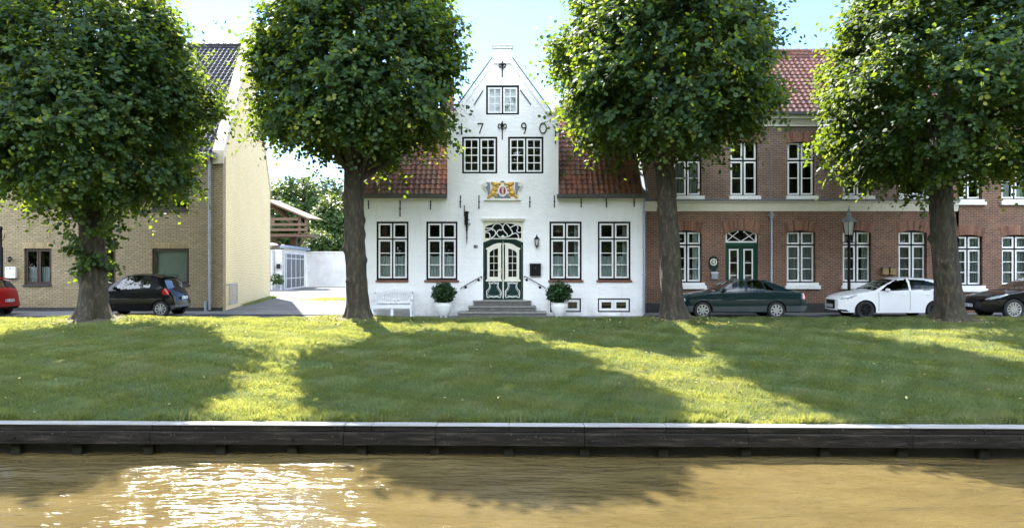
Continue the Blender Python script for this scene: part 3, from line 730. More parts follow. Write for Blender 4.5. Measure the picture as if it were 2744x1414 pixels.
b = MB(); b.tube([(xr - .03, 28.30, gut + .03), (xr - .03, 31.82, 8.62)], .12, 8); b.build('verge_flashing', M['zinc'], wh); b = MB(); b.tube([(xl + .03, 28.30, gut + .03), (xl + .03, 31.82, 8.62)], .12, 8); b.build('verge_flashing', M['zinc'], wh)
b = MB(); X = PX(1724.3, WY)
b.tube([(X, 28.34, gut - .08), (X, 28.44, gut - .25), (X, 28.44, .12), (X, 28.38, .05)], .05, 10)
for z in (3.9, 2.6, 1.55, .75): b.tube([(X, 28.44, z), (X, 28.44, z + .05)], .062, 10)
b.build('downpipe', M['zinc'], wh)
b = MB(); b.box(PX(1180, 31.9), PX(1213.5, 31.9), 31.6, 32.5, 7.6, PZ(233, 31.9)); b.box(PX(1178, 31.9), PX(1215.5, 31.9), 31.55, 32.55, PZ(233, 31.9) + .002, PZ(227, 31.9))
b.build('chimney', M['chimney_brick'], wh)
# door
C5 = lambda pts: P2(pts, WY, 1180, 460, 3.318)
T5 = lambda pts, y: [(x, y, z) for x, z in C5(pts)]
b = MB(); b.box(PX(1291.5, WY), PX(1405.5, WY), WY - .07, WY, PZ(592.4, WY), PZ(587.5, WY)); b.box(PX(1290, WY), PX(1407, WY), WY - .12, WY, PZ(587.4, WY), PZ(586, WY)); b.build('door_lintel', M['cream'], wh, bevel=.01)
glassarch = [(398, 590), (720, 590), (720, 492), (700, 480), (640, 462), (558, 455), (476, 462), (418, 480), (398, 492)]
b = MB(); b.prism(C5([(381, 628), (420, 612), (452, 598), (668, 598), (700, 612), (736.5, 628), (736.5, 441), (381, 441)]), WY + .05, WY + .11, holes=[C5(glassarch)])
fl = b.build('fanlight', M['cream'], wh)
b = MB(); b.prism(C5(glassarch), WY + .10, WY + .105); b.build('pane', M['dark_pane'], fl)
tr = [[(398,530),(430,520),(455,510),(480,520),(490,545),(475,575),(450,588)], [(398,542),(425,542),(440,560),(440,588)],
      [(465,525),(465,490),(490,465),(520,462),(545,478),(555,505),(540,520),(525,510)], [(558,505),(560,480),(580,460),(600,475),(620,495),(650,480),(680,475),(690,500),(680,525),(700,540),(720,535)],
      [(495,540),(520,575),(558,582),(600,575),(630,560),(640,535),(625,510),(620,495)], [(555,505),(570,530),(590,550),(600,575)], [(640,555),(665,545),(690,560),(695,588)], [(500,545),(515,520),(540,520)], [(398,500),(425,503),(462,500)]]
b = MB()
for q in tr: b.tube(smooth_pts(T5(q, WY + .085), 5), .020, 6)
b.ell((PX(1180 + 556/3.318, WY), WY + .07, PZ(460 + 573/3.318, WY)), (.06, .03, .04)); b.build('tracery', M['white'], fl)
b = MB(); b.prism(C5([(381, 1138), (381, 629), (420, 613), (452, 599), (668, 599), (700, 613), (736.5, 629), (736.5, 1138), (728, 1138), (728, 650), (690, 640), (660, 618), (558, 612), (458, 618), (430, 640), (390, 650), (390, 1138)]), WY + .06, WY + .16)
b.build('door_frame', M['green_door'], wh)
for s_ in (0, 1):
    mx = (lambda x: x) if s_ == 0 else (lambda x: 1116 - x)
    m_ = lambda pts: [(mx(x), y) for x, y in pts]
    b = MB(); X = sorted([PX(1180 + mx(391)/3.318, WY), PX(1180 + mx(556.5)/3.318, WY)]); b.box(X[0], X[1], WY + .13, WY + .18, PZ(803, WY), PZ(460 + 613/3.318, WY))
    dr = b.build('door', M['green_door'], wh)
    hole = m_([(437, 935), (512, 935), (512, 680), (485, 688), (460, 698), (437, 718)])
    b = MB(); b.prism(C5(m_([(403, 975), (403, 960), (415, 955), (415, 690), (405, 690), (405, 680), (432, 668), (470, 645), (508, 634), (547, 633), (545, 645), (540, 648), (540, 955), (548, 960), (548, 975)])), WY + .085, WY + .129, holes=[C5(hole)])
    for zz in (752, 812, 875): b.box(*sorted([PX(1180 + mx(437)/3.318, WY), PX(1180 + mx(512)/3.318, WY)]), WY + .10, WY + .125, PZ(460 + (zz+2.6)/3.318, WY), PZ(460 + (zz-2.6)/3.318, WY))
    Xc = PX(1180 + mx(475)/3.318, WY); b.box(Xc - .009, Xc + .009, WY + .095, WY + .122, PZ(460 + 935/3.318, WY), PZ(460 + 692/3.318, WY))
    b.build('glazing_frame', M['cream'], dr, bevel=.006)
    b = MB(); b.prism(C5(hole), WY + .120, WY + .127); b.build('pane', M['dark_pane'], dr)
    pl = m_([(430, 985), (452, 990), (475, 984), (498, 990), (518, 985), (512, 1010), (520, 1040), (538, 1062), (538, 1100), (530, 1118), (500, 1110), (475, 1116), (448, 1110), (418, 1118), (412, 1100), (412, 1062), (430, 1040), (438, 1010)])
    b = MB(); b.tube(smooth_pts(T5(pl, WY + .118), 4, True), .015, 6, True)
    inn = m_([(440, 997), (508, 997), (502, 1015), (510, 1045), (528, 1068), (526, 1098), (475, 1104), (424, 1098), (424, 1068), (440, 1045), (447, 1015)])
    b.tube(smooth_pts(T5(inn, WY + .125), 3, True), .007, 5, True); b.build('panel_moulding', M['white'], dr)
    if s_ == 0:
        b = MB(); X = PX(1180 + 543/3.318, WY); z = PZ(460 + 885/3.318, WY); b.box(X - .025, X + .025, WY + .11, WY + .13, z - .13, z + .13); b.tube([(X, WY + .11, z), (X, WY + .04, z), (X - .08, WY + .04, z)], .012, 6); b.build('handle', M['brass'], dr)
b = MB(); X = PX(1180 + 558/3.318, WY); b.box(X - .022, X + .022, WY + .10, WY + .129, PZ(460 + 1125/3.318, WY), PZ(460 + 632/3.318, WY)); b.build('astragal', M['cream'], wh, bevel=.006)
# steps
for k, (xa, xb_, ya, yb, d) in enumerate(((1226.7, 1463, 833.7, 849, 1.0), (1255, 1434.7, 818.6, 833.7, .68), (1272.8, 1425.6, 803.6, 818.6, .36))):
    zt = (.2, .4, .6)[k]; yf = WY - d; b = MB(); cx_ = PX(1346, WY); hw = (PX(xb_, yf) - PX(xa, yf)) / 2
    b.box(cx_ - hw, cx_ + hw, yf, WY - .002 - (.0 if k == 2 else .0), zt - .2 + (.001 if k else -.05), zt - .051); st = b.build('step', M['stone'], wh, bevel=.01)
    b = MB(); b.box(cx_ - hw - .03, cx_ + hw + .03, yf - .035, WY - .003, zt - .05, zt - .0005); b.build('tread', M['stone_top'], st, bevel=.012)
b = MB(); b.box(dx0 - .05, dx1 + .05, WY - .14, WY + .2, .6, PZ(803, WY) + .004); b.build('threshold', M['stone_top'], wh)
for pts, ros in (([(185, 1045), (186, 1033), (205, 1022), (355, 936), (364, 938), (365, 950)], ((225, 1027), (340, 962))), ([(929, 1042), (928, 1030), (915, 1020), (762, 934), (750, 930), (744, 942)], ((768, 960), (886, 1027)))):
    b = MB(); b.tube(smooth_pts(T5(pts, WY - .11), 4), .017, 7); h_ = b.build('handrail', M['iron'], wh, smooth=True)
    for x, y in ros:
        b = MB(); (X, Z), = C5([(x, y)]); b.lathe((X, WY - .001, Z), [(0, -.03), (.05, -.02), (.05, 0)][::-1], 12, 'y'); b.tube([(X, WY - .02, Z), (X, WY - .11, Z + .055)], .010, 6); b.build('rosette', M['iron'], h_)
# crest (its own carved panel on the wall)
cr = thing('carved_crest', 'painted stone crest with two golden lions and a red oval shield above the green door', 'crest', (PX(1347, WY), WY - .01, PZ(536, WY)))
C9 = lambda pts: P2(pts, WY, 1280, 470, 8.85)
pq = [(150, 590), (1022, 590), (1022, 572), (975, 560), (965, 430), (990, 345), (1060, 285), (1085, 210), (1050, 160), (990, 142), (900, 158), (800, 150), (700, 170), (590, 140), (480, 170), (380, 150), (290, 158), (200, 142), (130, 160), (95, 210), (120, 285), (185, 345), (220, 430), (225, 560), (150, 572)]
b = MB(); b.prism(C9(pq), WY - .07, WY - .002); b.build('panel', M['cream'], cr, bevel=.008)
b = MB(); b.prism(C9([(215, 170), (292, 172), (298, 300), (285, 450), (250, 510), (235, 390), (180, 280)]), WY - .08, WY - .071); b.prism(C9([(970, 170), (893, 172), (887, 300), (900, 450), (935, 510), (950, 390), (1005, 280)]), WY - .08, WY - .071)
b.prism(C9([(400, 545), (790, 545), (740, 440), (445, 440)]), WY - .08, WY - .071); b.build('field', M['greyblue'], cr)
b = MB()
for cx_ in (178, 1000): b.tube([(x, WY - .09, z) for x, z in C9([(cx_ + 50*math.cos(t_)*(1 - t_/16), 218 + 50*math.sin(t_)*(1 - t_/16)) for t_ in [k*.5 for k in range(22)]])], .016, 6)
b.box(PX(1280 + 150/8.85, WY), PX(1280 + 1022/8.85, WY), WY - .11, WY - .071, PZ(470 + 592/8.85, WY), PZ(470 + 572/8.85, WY)); b.build('scroll', M['white'], cr)
for s_ in (-1, 1):
    b = MB(); mm = lambda x: 592 + s_ * (x - 592) * -1
    def el(x, y, rx, ry, dy=.05):
        (X, Z), = C9([(mm(x), y)]); k = WY / F / 8.85; b.ell((X, WY - .09, Z), (rx*k, dy, ry*k), 10, 6)
    el(415, 215, 62, 58, .07); el(455, 225, 30, 26, .08); el(400, 330, 52, 80); el(370, 430, 75, 62, .06); el(290, 490, 45, 30); el(260, 525, 35, 28); el(430, 490, 30, 40)
    el(480, 275, 55, 22); el(470, 350, 45, 18); el(520, 205, 45, 26); el(340, 190, 22, 40)
    b.tube([(x, WY - .10, z) for x, z in C9([(mm(x), y) for x, y in [(320, 470), (300, 400), (330, 360), (310, 320)]])], .016, 6)
    b.build('lion', M['gold'], cr, smooth=True)
k = WY / F / 8.85; X, Z = C9([(592, 370)])[0]
b = MB(); b.prism([(X + 108*k*math.cos(t_), Z + (142 if math.sin(t_) < 0 else 130)*k*math.sin(t_)) for t_ in [j*math.pi/12 for j in range(24)]], WY - .13, WY - .071)
sh = b.build('shield', M['white'], cr, bevel=.006)
b = MB(); b.prism([(X + 76*k*math.cos(t_), Z + 100*k*math.sin(t_)) for t_ in [j*math.pi/12 for j in range(24)]], WY - .142, WY - .1301); b.build('red_oval', M['red'], sh)
b = MB(); b.box(X - 22*k, X + 22*k, WY - .146, WY - .1421, Z - 92*k, Z + 92*k); b.build('pale', M['pot'], sh)
b = MB()
for yy in (310, 365, 425):
    z = C9([(592, yy)])[0][1]
    for a in (-1, 1): b.tube([(X - 13*k, WY - .15, z - a*13*k), (X + 13*k, WY - .15, z + a*13*k)], .0055, 4)
b.build('saltire', M['black'], sh)
b = MB()
for xx in (562, 592, 622): b.ell((C9([(xx, 152)])[0][0], WY - .09, C9([(xx, 152)])[0][1]), (.022, .03, .028))
b.build('crown', M['black'], cr)
# things on the white facade
def at_facade(x, y, Y): return (PX(x, Y), Y, PZ(y, Y))
t = thing('iron_torch_bracket', 'ornate black iron torch bracket on the white wall left of the door', 'wall bracket', at_facade(1250, 600, WY))
C10 = lambda x, y, d=.08: (PX(1225 + x/9.477, WY), WY - d, PZ(540 + y/9.477, WY))
b = MB(); b.tube([C10(187, 110), C10(195, 260), C10(205, 480), C10(245, 700)], [.012, .02, .02, .02], 6)
b.tube([C10(272, 255), C10(270, 480), C10(252, 700)], .022, 6); b.tube([C10(235, 250, .16), C10(238, 480, .16), C10(250, 700)], .022, 6); b.tube([C10(232, 250, .03), C10(236, 480, .03), C10(250, 700)], .022, 6)
b.tube([C10(240, 260, .09), C10(240, 480, .09), C10(250, 720)], [.045, .055, .03], 8)
for yy in (275, 380, 480, 575): b.tube([C10(195, yy, .1), C10(235, yy, .17), C10(272, yy, .1), C10(235, yy, .04)], .017, 6, True)
b.build('basket', M['iron'], t)
b = MB(); b.tube([C10(250, 700), C10(253, 1075)], [.028, .010], 8); b.ell(C10(248, 720), (.04, .04, .04)); b.ell(C10(249, 925), (.03, .03, .03)); b.ell(C10(251, 790), (.026, .026, .04)); b.build('spike', M['iron'], t)
b = MB()
for xx, yy in ((185, 285), (185, 350), (295, 275), (290, 465), (200, 525), (200, 575), (187, 118)): b.ell(C10(xx, yy), (.026, .026, .026), 8, 5)
b.tube([C10(270, 575), C10(305, 545), C10(335, 575), C10(305, 608), C10(272, 578)], .014, 6); b.tube([C10(240, 480, 0), C10(240, 480, .08)], .02, 6); b.build('leafwork', M['iron'], t)
t = thing('house_number_plate', 'small dark enamel house number plate left of the green door', 'sign', at_facade(1274.6, 660, WY))
b = MB(); X0, X1, Z0, Z1 = PX(1269.5, WY), PX(1279.8, WY), PZ(664.3, WY), PZ(656.5, WY); b.box(X0, X1, WY - .02, WY, Z0, Z1); b.build('plate', M['black'], t, bevel=.004)
def text(body, size, loc, mat, parent, name='lettering'):
    cu = bpy.data.curves.new(name, 'FONT'); cu.body = body; cu.size = size; cu.align_x = 'CENTER'; cu.align_y = 'CENTER'; cu.extrude = .003
    tmp = bpy.data.objects.new(name, cu); S.collection.objects.link(tmp); bpy.context.view_layer.update()
    me = bpy.data.meshes.new_from_object(tmp.evaluated_get(bpy.context.evaluated_depsgraph_get())); bpy.data.objects.remove(tmp)
    me.materials.clear(); me.materials.append(mat); o = link(bpy.data.objects.new(name, me), parent)
    o.location = Vector(loc) - origin(parent); o.rotation_euler = (R(90), 0, 0); return o
text('10', .10, ((X0+X1)/2, WY - .022, (Z0+Z1)/2), M['white'], t, 'number')
t = thing('mailbox', 'black wall mailbox between the green door and the window', 'mailbox', at_facade(1434, 738, WY))
X0, X1, Z0, Z1 = PX(1419.6, WY), PX(1449, WY), PZ(738.8, WY), PZ(706, WY)
b = MB(); b.box(X0, X1, WY - .14, WY - .002, Z0, Z1 - .03); b.build('box', M['black'], t, bevel=.01)
b = MB(); b.prism([(WY - .17, Z1 - .05), (WY - .002, Z1 - .028), (WY - .002, Z1 + .01), (WY - .17, Z1 - .03)], X0 - .012, X1 + .012, axis='x'); b.build('lid', M['black'], t)
b = MB(); b.lathe(((X0+X1)/2, WY - .141, Z1 - .16), [(0, -.008), (.014, -.008), (.014, 0)][::-1], 10, 'y'); b.build('lock', M['chrome'], t)
t = thing('wall_lantern', 'black iron wall lantern right of the green door', 'wall lamp', at_facade(1438, 648, WY))
x, y, z0, z1 = PX(1438, WY), WY - .16, PZ(667, WY), PZ(628.8, WY); h_ = z1 - z0
b = MB(); b.lathe((x, y, z0), [(0, 0), (.012, .02), (.02, .07), (.05, .11), (.055, .13)], 6); b.lathe((x, y, z0), [(.10, .36), (.11, .375), (.06, .43), (.045, .45), (.02, .50), (.012, h_)], 6)
for k_ in range(6): a = k_*math.pi/3; b.tube([(x + .055*math.cos(a), y + .055*math.sin(a), z0 + .12), (x + .095*math.cos(a), y + .095*math.sin(a), z0 + .37)], .008, 4)
b.tube([(x, WY, z0 + .2), (x, WY - .05, z0 + .07), (x, y, z0 + .04)], .014, 6); b.build('cage', M['iron'], t)
b = MB(); b.lathe((x, y, z0), [(.048, .13), (.088, .36)], 6); b.build('lantern_glass', M['lantern_glass'], t)
# ================================================================== brick row houses on the right
BY = 30.66
bh = thing('brick_house', 'two-storey dark brick town house with cream cornice bands and green double door', 'house', (PX(2150, BY), BY, 0))
h1 = []
A = dict(frame=M['black'], sashmat=M['white'], setb=.13, t=.045, ts=.065, mid=.06, bar=.032)
bsill = lambda a, c, y0, y1: (a, c, y0, y1, .13, M['white'])
for a, c, cu in ((1803, 1880.7, 'sides'), (2108, 2185.7, 'full'), (2258.4, 2335.3, 'sides'), (2408, 2484, 'full')):
    window(bh, BY, a, c, 613, 757, h1, rise=.12, transom=656, rows=(1, 3), curtain=(cu, .28), sill=bsill(a - 5, c + 11, 764 if 1 else 0, 774), **A)
    brick_arch(bh, BY, a - 2, c + 2, 591, 617.5, .12, M['voussoir'])
for a, c, cu in ((1803, 1879.8, 'full'), (1956.5, 2030.4, None), (2109.8, 2183.7, None), (2259, 2335, 'sides'), (2409, 2484, 'sides')):
    window(bh, BY, a, c, 377, 524.6, h1, rise=.06, transom=429.5, rows=(1, 2), lower_bars=1, curtain=(cu, .3) if cu else None, sill=(a - 4, c + 7, 525.6, 534.4, .11, M['white']), **A)
    brick_arch(bh, BY, a - 2, c + 2, 354, 380, .06, M['voussoir'])
# green double door
d0, d1, dt = PX(1944, BY), PX(2031.4, BY), PZ(611, BY)
h1.append([(d0, .18), (d1, .18)] + arc_pts(d0, d1, dt - .2, .2))
brick_arch(bh, BY, 1940, 2036, 588, 616.5, .2, M['voussoir'])
ft = PZ(649.7, BY); arc = arc_pts(d0 + .02, d1 - .02, dt - .22, .19); arci = arc_pts(d0 + .09, d1 - .09, dt - .25, .16)
b = MB(); b.prism([(d0 + .02, ft), (d1 - .02, ft)] + arc, BY + .10, BY + .16, holes=[[(d0 + .09, ft + .06), (d1 - .09, ft + .06)] + arci]); fl = b.build('fanlight', M['white'], bh)
b = MB(); xm = (d0 + d1) / 2; zt = ft + .06; top = dt - .09
for s_ in (-1, 1):
    for p in ([(xm + s_*.02, zt), (xm + s_*.58, zt + .36)], [(xm + s_*.58, zt), (xm + s_*.15, zt + .37), (xm + s_*.10, top)]):
        b.tube([(x, BY + .12, z) for x, z in p], .018, 6)
    b.ell((xm + s_*.13, BY + .115, zt + .38), (.035, .02, .035), 8, 5)
b.build('tracery', M['white'], fl); b = MB(); b.quad((d0 + .06, BY + .14, ft + .03), (d1 - .06, BY + .14, ft + .03), (d1 - .06, BY + .14, dt - .05), (d0 + .06, BY + .14, dt - .05)); b.build('pane', M['glass'], fl)
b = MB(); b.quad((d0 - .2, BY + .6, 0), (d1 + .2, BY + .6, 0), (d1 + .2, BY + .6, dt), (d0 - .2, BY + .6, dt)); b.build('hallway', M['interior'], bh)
b = MB(); b.box(d0, d0 + .07, BY + .08, BY + .18, .18, ft - .15); b.box(d1 - .07, d1, BY + .08, BY + .18, .18, ft - .15); b.box(d0, d1, BY + .07, BY + .18, ft - .149, ft - .002); b.build('door_frame', M['green_door2'], bh, bevel=.008)
for s_ in (-1, 1):
    a, c = (d0 + .075, xm - .004) if s_ < 0 else (xm + .004, d1 - .075)
    b = MB(); zb_ = .95; zt2 = ft - .155
    b.prism([(a, .2), (c, .2), (c, zt2), (a, zt2)], BY + .12, BY + .17, holes=[[(a + .09, zb_), (c - .09, zb_), (c - .09, zt2 - .1), (a + .09, zt2 - .1)]]); dr = b.build('door', M['green_door2'], bh)
    b = MB(); sash(b, a + .10, c - .10, zb_ + .01, zt2 - .11, BY + .105, .05, 3, 1, .03); b.build('glazing_frame', M['white'], dr)
    b = MB(); b.quad((a + .12, BY + .14, zb_), (c - .12, BY + .14, zb_), (c - .12, BY + .14, zt2 - .1), (a + .12, BY + .14, zt2 - .1)); b.build('pane', M['glass'], dr)
b = MB(); b.box(d0 - .1, d1 + .1, BY - .32, BY + .1, -.02, .17); b.build('doorstep', M['stone'], bh, bevel=.01)
XB0, XB1 = xr + .02, PX(2566, BY); zmid = PZ(551, BY); zb1 = PZ(536, BY); ztop_ = PZ(312, BY)
low = [h for h in h1 if h[0][1] < zmid and h[2][1] < zmid + .01]; up_ = [h for h in h1 if h not in low]
wall(bh, BY, [(XB0, -.1), (XB1, -.1), (XB1, PZ(565, BY)), (XB0, PZ(565, BY))], low, M['red_brick'])
wall(bh, BY + .003, [(XB0, PZ(545, BY)), (XB1, PZ(545, BY)), (XB1, ztop_), (XB0, ztop_)], up_, M['brown_brick'], name='upper_wall')
b = MB()
b.prism([(BY - .10, PZ(545, BY)), (BY - .04, PZ(563, BY)), (BY - .03, PZ(566, BY)), (BY + .05, PZ(566, BY)), (BY + .05, zb1 - .06), (BY - .20, zb1 - .06), (BY - .20, PZ(541.5, BY)), (BY - .13, PZ(543.5, BY))][::-1], XB0, XB1, axis='x'); b.build('cornice', M['cream'], bh)
b = MB(); b.prism([(BY - .22, zb1 - .055), (BY + .002, zb1 - .055), (BY + .002, zb1 + .05), (BY - .22, zb1 - .02)], XB0, XB1, axis='x'); b.build('cornice_flashing', M['lead'], bh)
b = MB(); b.prism([(BY - .16, PZ(322, BY)), (BY - .05, PZ(336, BY)), (BY - .05, PZ(339, BY)), (BY + .02, PZ(339, BY)), (BY + .02, PZ(312, BY)), (BY - .30, PZ(312, BY)), (BY - .28, PZ(320, BY))], XB0, XB1 + 6, axis='x'); b.build('eaves_cornice', M['cream'], bh)
b = MB(); b.prism([(BY - .44, PZ(304.5, BY)), (BY - .42, PZ(311.5, BY)), (BY - .05, PZ(311.5, BY)), (BY - .05, PZ(304, BY))], XB0, XB1 + 6, axis='x'); b.build('gutter', M['lead'], bh)
pantiles('roof', M['tile_brown'], bh, XB0, XB1, BY - .30, PZ(303, BY) - .02, 34.3, 11.75, .24, .31)
b = MB(); b.box(XB0, XB0 + .3, BY + .33, 38, -.1, ztop_); b.prism([(BY + .34, ztop_), (37.9, ztop_), (34.3, 11.55)], XB0, XB0 + .3, axis='x'); b.box(XB0, XB1, 37.9, 38.2, -.1, ztop_); b.build('side_wall', M['red_brick'], bh)
b = MB(); b.box(XB0, XB1, BY - .05, BY, -.1, PZ(812, BY)); b.build('plinth', M['plinth'], bh)
b = MB(); X = PX(2065, BY); b.tube([(X, BY - .07, PZ(567, BY)), (X, BY - .07, .1)], .045, 8); b.tube([(X, BY - .07, PZ(571, BY)), (X, BY - .07, PZ(584, BY))], .09, 6); b.box(X - .13, X + .13, BY - .1, BY, PZ(578, BY), PZ(576, BY))
for z in (2.9, 1.6): b.tube([(X, BY - .07, z), (X, BY - .07, z + .05)], .058, 8)
b.tube([(X, BY - .04, PZ(405, BY)), (X, BY - .04, PZ(535, BY))], .016, 6); b.build('downpipe', M['zinc'], bh)

h2 = []
b2 = thing('brick_house', 'brick house at the right edge with plain facade and white sills, no cornice band', 'house', (PX(2700, BY), BY, 0))
for a, c in ((2559, 2633), (2685, 2761)):
    window(b2, BY, a, c, 626.6, 765, h2, rise=.10, transom=667, rows=(1, 3), curtain=('full', 1), sill=bsill(a - 4, c + 10, 773, 781.5), **A)
    brick_arch(b2, BY, a - 2, c + 2, 604, 629, .10, M['voussoir'])
for a, c, cu in ((2557, 2631, None), (2684, 2760, 'sides')):
    window(b2, BY, a, c, 386, 534.5, h2, rise=.06, transom=438, rows=(1, 2), curtain=(cu, .4) if cu else None, sill=(a - 5, c + 9, 541, 549.5, .12, M['white']), **A)
    brick_arch(b2, BY, a - 2, c + 2, 362, 388, .06, M['voussoir'])
XC1 = PX(3000, BY)
wall(b2, BY, [(XB1 + .005, -.1), (XC1, -.1), (XC1, ztop_), (XB1 + .005, ztop_)], h2, M['red_brick'])
pantiles('roof', M['tile_brown'], b2, XB1 + .02, XC1, BY - .30, PZ(303, BY) - .02, 34.3, 11.75, .24, .31)
b = MB(); b.box(XC1 - .3, XC1, BY + .33, 38, -.1, ztop_); b.box(XB1 + .02, XC1, 37.9, 38.2, -.1, ztop_); b.prism([(BY + .34, ztop_), (37.9, ztop_), (34.3, 11.55)], XC1 - .3, XC1, axis='x'); b.build('side_wall', M['red_brick'], b2)

t = thing('oval_plaque', 'dark green oval plaque with gilt ring, left of the brick house door', 'plaque', at_facade(1911, 728, BY))
X, Z = PX(1911.5, BY), PZ(706, BY); k = BY / F
b = MB(); b.prism([(X + (13.5 + 1.5*math.sin(a))*k*math.cos(a), Z + 21*k*math.sin(a)) for a in [j*math.pi/12 for j in range(24)]], BY - .04, BY); b.build('board', M['green_door'], t, bevel=.01)
b = MB(); b.lathe((X, BY - .041, Z + 4*k), [(6.2*k, 0), (6.6*k, -.02), (9*k, -.02), (9.6*k, 0)], 24, 'y'); b.ell((X, BY - .05, Z + 4*k), (3.6*k, .02, 4.6*k)); b.build('ring', M['cream'], t, smooth=True)
t = thing('mailbox', 'grey metal mailbox under the oval plaque on the brick wall', 'mailbox', at_facade(1913.5, 748, BY))
b = MB(); X0, X1 = PX(1905, BY), PX(1922.5, BY); b.box(X0, X1, BY - .11, BY - .001, PZ(747.5, BY), PZ(733.5, BY)); b.build('box', M['zinc'], t, bevel=.008)
b = MB(); b.prism([(BY - .13, PZ(733, BY)), (BY - .001, PZ(733, BY)), (BY - .001, PZ(728, BY)), (BY - .1, PZ(728.5, BY))], X0 - .01, X1 + .01, axis='x'); b.build('lid', M['zinc'], t)
for k_, (a, c, lab) in enumerate(((2362.7, 2378, 'ochre wall box between the two windows, nearer the lamp post'), (2382.4, 2397.8, 'ochre wall box between the two windows, farther from the lamp post'))):
    t = thing('wall_box', lab, 'wall box', at_facade((a+c)/2, 735, BY), group='ochre boxes on the brick wall')
    b = MB(); b.box(PX(a, BY), PX(c, BY), BY - .12, BY - .001, PZ(735.5, BY), PZ(717, BY)); b.build('box', simple('ochre_box_%d' % k_, (.26, .18, .07), .6), t, bevel=.01)
    b = MB(); b.box(PX(a, BY) - .015, PX(c, BY) + .015, BY - .14, BY - .001, PZ(716.8, BY), PZ(715, BY)); b.build('lid', M['lead'], t)

# ================================================================== yellow brick house on the left
YY = 31.7
yh = thing('yellow_brick_house', 'yellow brick house with black tiled roof and tall gable wall, bounced light in its colour, beside the driveway', 'house', (PX(300, YY), YY, 0))
hy = []
Ab = dict(frame=M['brown_frame'], sashmat=M['brown_frame'], setb=.08, t=.06, mid=.05, bar=.03)
ysill = lambda a, c, y: (a - 3, c + 1, y, y + 4.5, .06, M['plinth'])
window(yh, YY, 64.8, 138, 665.8, 762.3, hy, rows=(1,), curtain=('half', .5), sill=ysill(64.8, 138, 762.3), ts=.055, **Ab)
window(yh, YY, 236, 309.6, 665.8, 765, hy, rows=(2,), casements=1, curtain=None, sill=ysill(236, 309.6, 765), ts=.05, **Ab)
window(yh, YY, 407, 506.5, 665.8, 762, hy, rows=(1,), casements=1, curtain=('blind', 1), sill=ysill(407, 506.5, 762), ts=.05, **Ab)
for a, c, y1 in ((60, 133, 560), (236, 309.6, 559), (407, 506, 562)):
    window(yh, YY, a, c, 466, y1, hy, rows=(1,), curtain=('half', .35) if a < 100 else None, sill=ysill(a, c, y1), ts=.05, **Ab)
    brick_arch(yh, YY, a - 1, c + 1, 451, 465, .0, M['voussoir_yellow'], flare=.06)
for a, c in ((64.8, 138), (236, 309.6), (407, 506.5)): brick_arch(yh, YY, a - 1, c + 1, 650, 665, .0, M['voussoir_yellow'], flare=.06)
XY1 = PX(597.5, YY); zeY = PZ(417, YY); XY0 = -27.0
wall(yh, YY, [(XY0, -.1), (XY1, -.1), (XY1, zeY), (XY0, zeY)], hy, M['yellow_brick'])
b = MB(); b.box(XY0, XY1 - .01, YY - .03, YY, -.1, PZ(823, YY)); b.build('plinth', M['plinth'], yh)
# gable side wall runs back and slightly left
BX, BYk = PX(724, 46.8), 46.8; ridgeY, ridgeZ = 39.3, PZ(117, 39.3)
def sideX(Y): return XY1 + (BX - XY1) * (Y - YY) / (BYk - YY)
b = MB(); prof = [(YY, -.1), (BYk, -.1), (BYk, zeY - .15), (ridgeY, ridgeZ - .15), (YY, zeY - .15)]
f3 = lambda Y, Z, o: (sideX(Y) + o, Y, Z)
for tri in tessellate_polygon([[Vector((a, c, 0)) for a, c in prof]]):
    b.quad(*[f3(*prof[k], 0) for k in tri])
b.build('gable_wall', M['bounce_lit_brick'], yh)
b = MB()
pr2 = [(YY, zeY - .15), (ridgeY, ridgeZ - .15), (BYk, zeY - .15), (BYk, zeY + .28), (ridgeY, ridgeZ + .32), (YY - .12, zeY + .22), (YY - .12, zeY - .35), (YY - .001, zeY - .35)]
o0, o1 = -.42, .05; i0 = len(b.v)
n = len(pr2)
for (Y, Z) in pr2: b.v.append((sideX(Y) + o0, Y, Z))
for (Y, Z) in pr2: b.v.append((sideX(Y) + o1, Y, Z))
for tri in tessellate_polygon([[Vector((a, c, 0)) for a, c in pr2]]):
    b.f.append(tuple(n + k for k in tri)); b.m.append(0); b.f.append(tuple(reversed(tri))); b.m.append(0)
for k in range(n): b.f.append((k, (k+1) % n, n + (k+1) % n, n + k)); b.m.append(0)
b.build('gable_parapet', M['coping'], yh)
b = MB(); b.box(sideX(ridgeY) - .35, sideX(ridgeY) + .08, ridgeY - .2, ridgeY + .2, ridgeZ + .25, ridgeZ + .55); b.build('parapet_cap', M['zinc'], yh)
for Y in (33.8, 35.9, 38): b = MB(); b.tube([(sideX(Y) + .055, Y - .3, zeY + (Y - YY - .3)/(ridgeY - YY)*(ridgeZ - zeY) + .30), (sideX(Y) + .055, Y + .3, zeY + (Y - YY + .3)/(ridgeY - YY)*(ridgeZ - zeY) - .3)], .02, 6); b.build('coping_joint', M['lead'], yh)
pantiles('roof', M['tile_black'], yh, XY0, XY1 - .1, YY - .25, zeY - .02, ridgeY, ridgeZ - .1, .24, .33, h=.055, clip=lambda y: sideX(y) - .25)
b = MB(); b.prism([(YY - .38, zeY + .02), (YY - .36, zeY - .1), (YY - .20, zeY - .1), (YY - .001, zeY - .09), (YY - .001, zeY + .02)], XY0, XY1 - .2, axis='x'); b.build('gutter', M['zinc'], yh)
b = MB(); X = PX(563.5, YY); b.tube([(X, YY - .28, zeY - .05), (X, YY - .09, zeY - .35), (X, YY - .09, .05)], .06, 10)
for z in (5, 3.2, 1.2): b.tube([(X, YY - .09, z), (X, YY - .09, z + .06)], .075, 10)
b.tube([(X - .16, YY - .07, .0), (X - .16, YY - .07, .42)], .07, 8); b.build('downpipe', M['zinc'], yh)
b = MB()
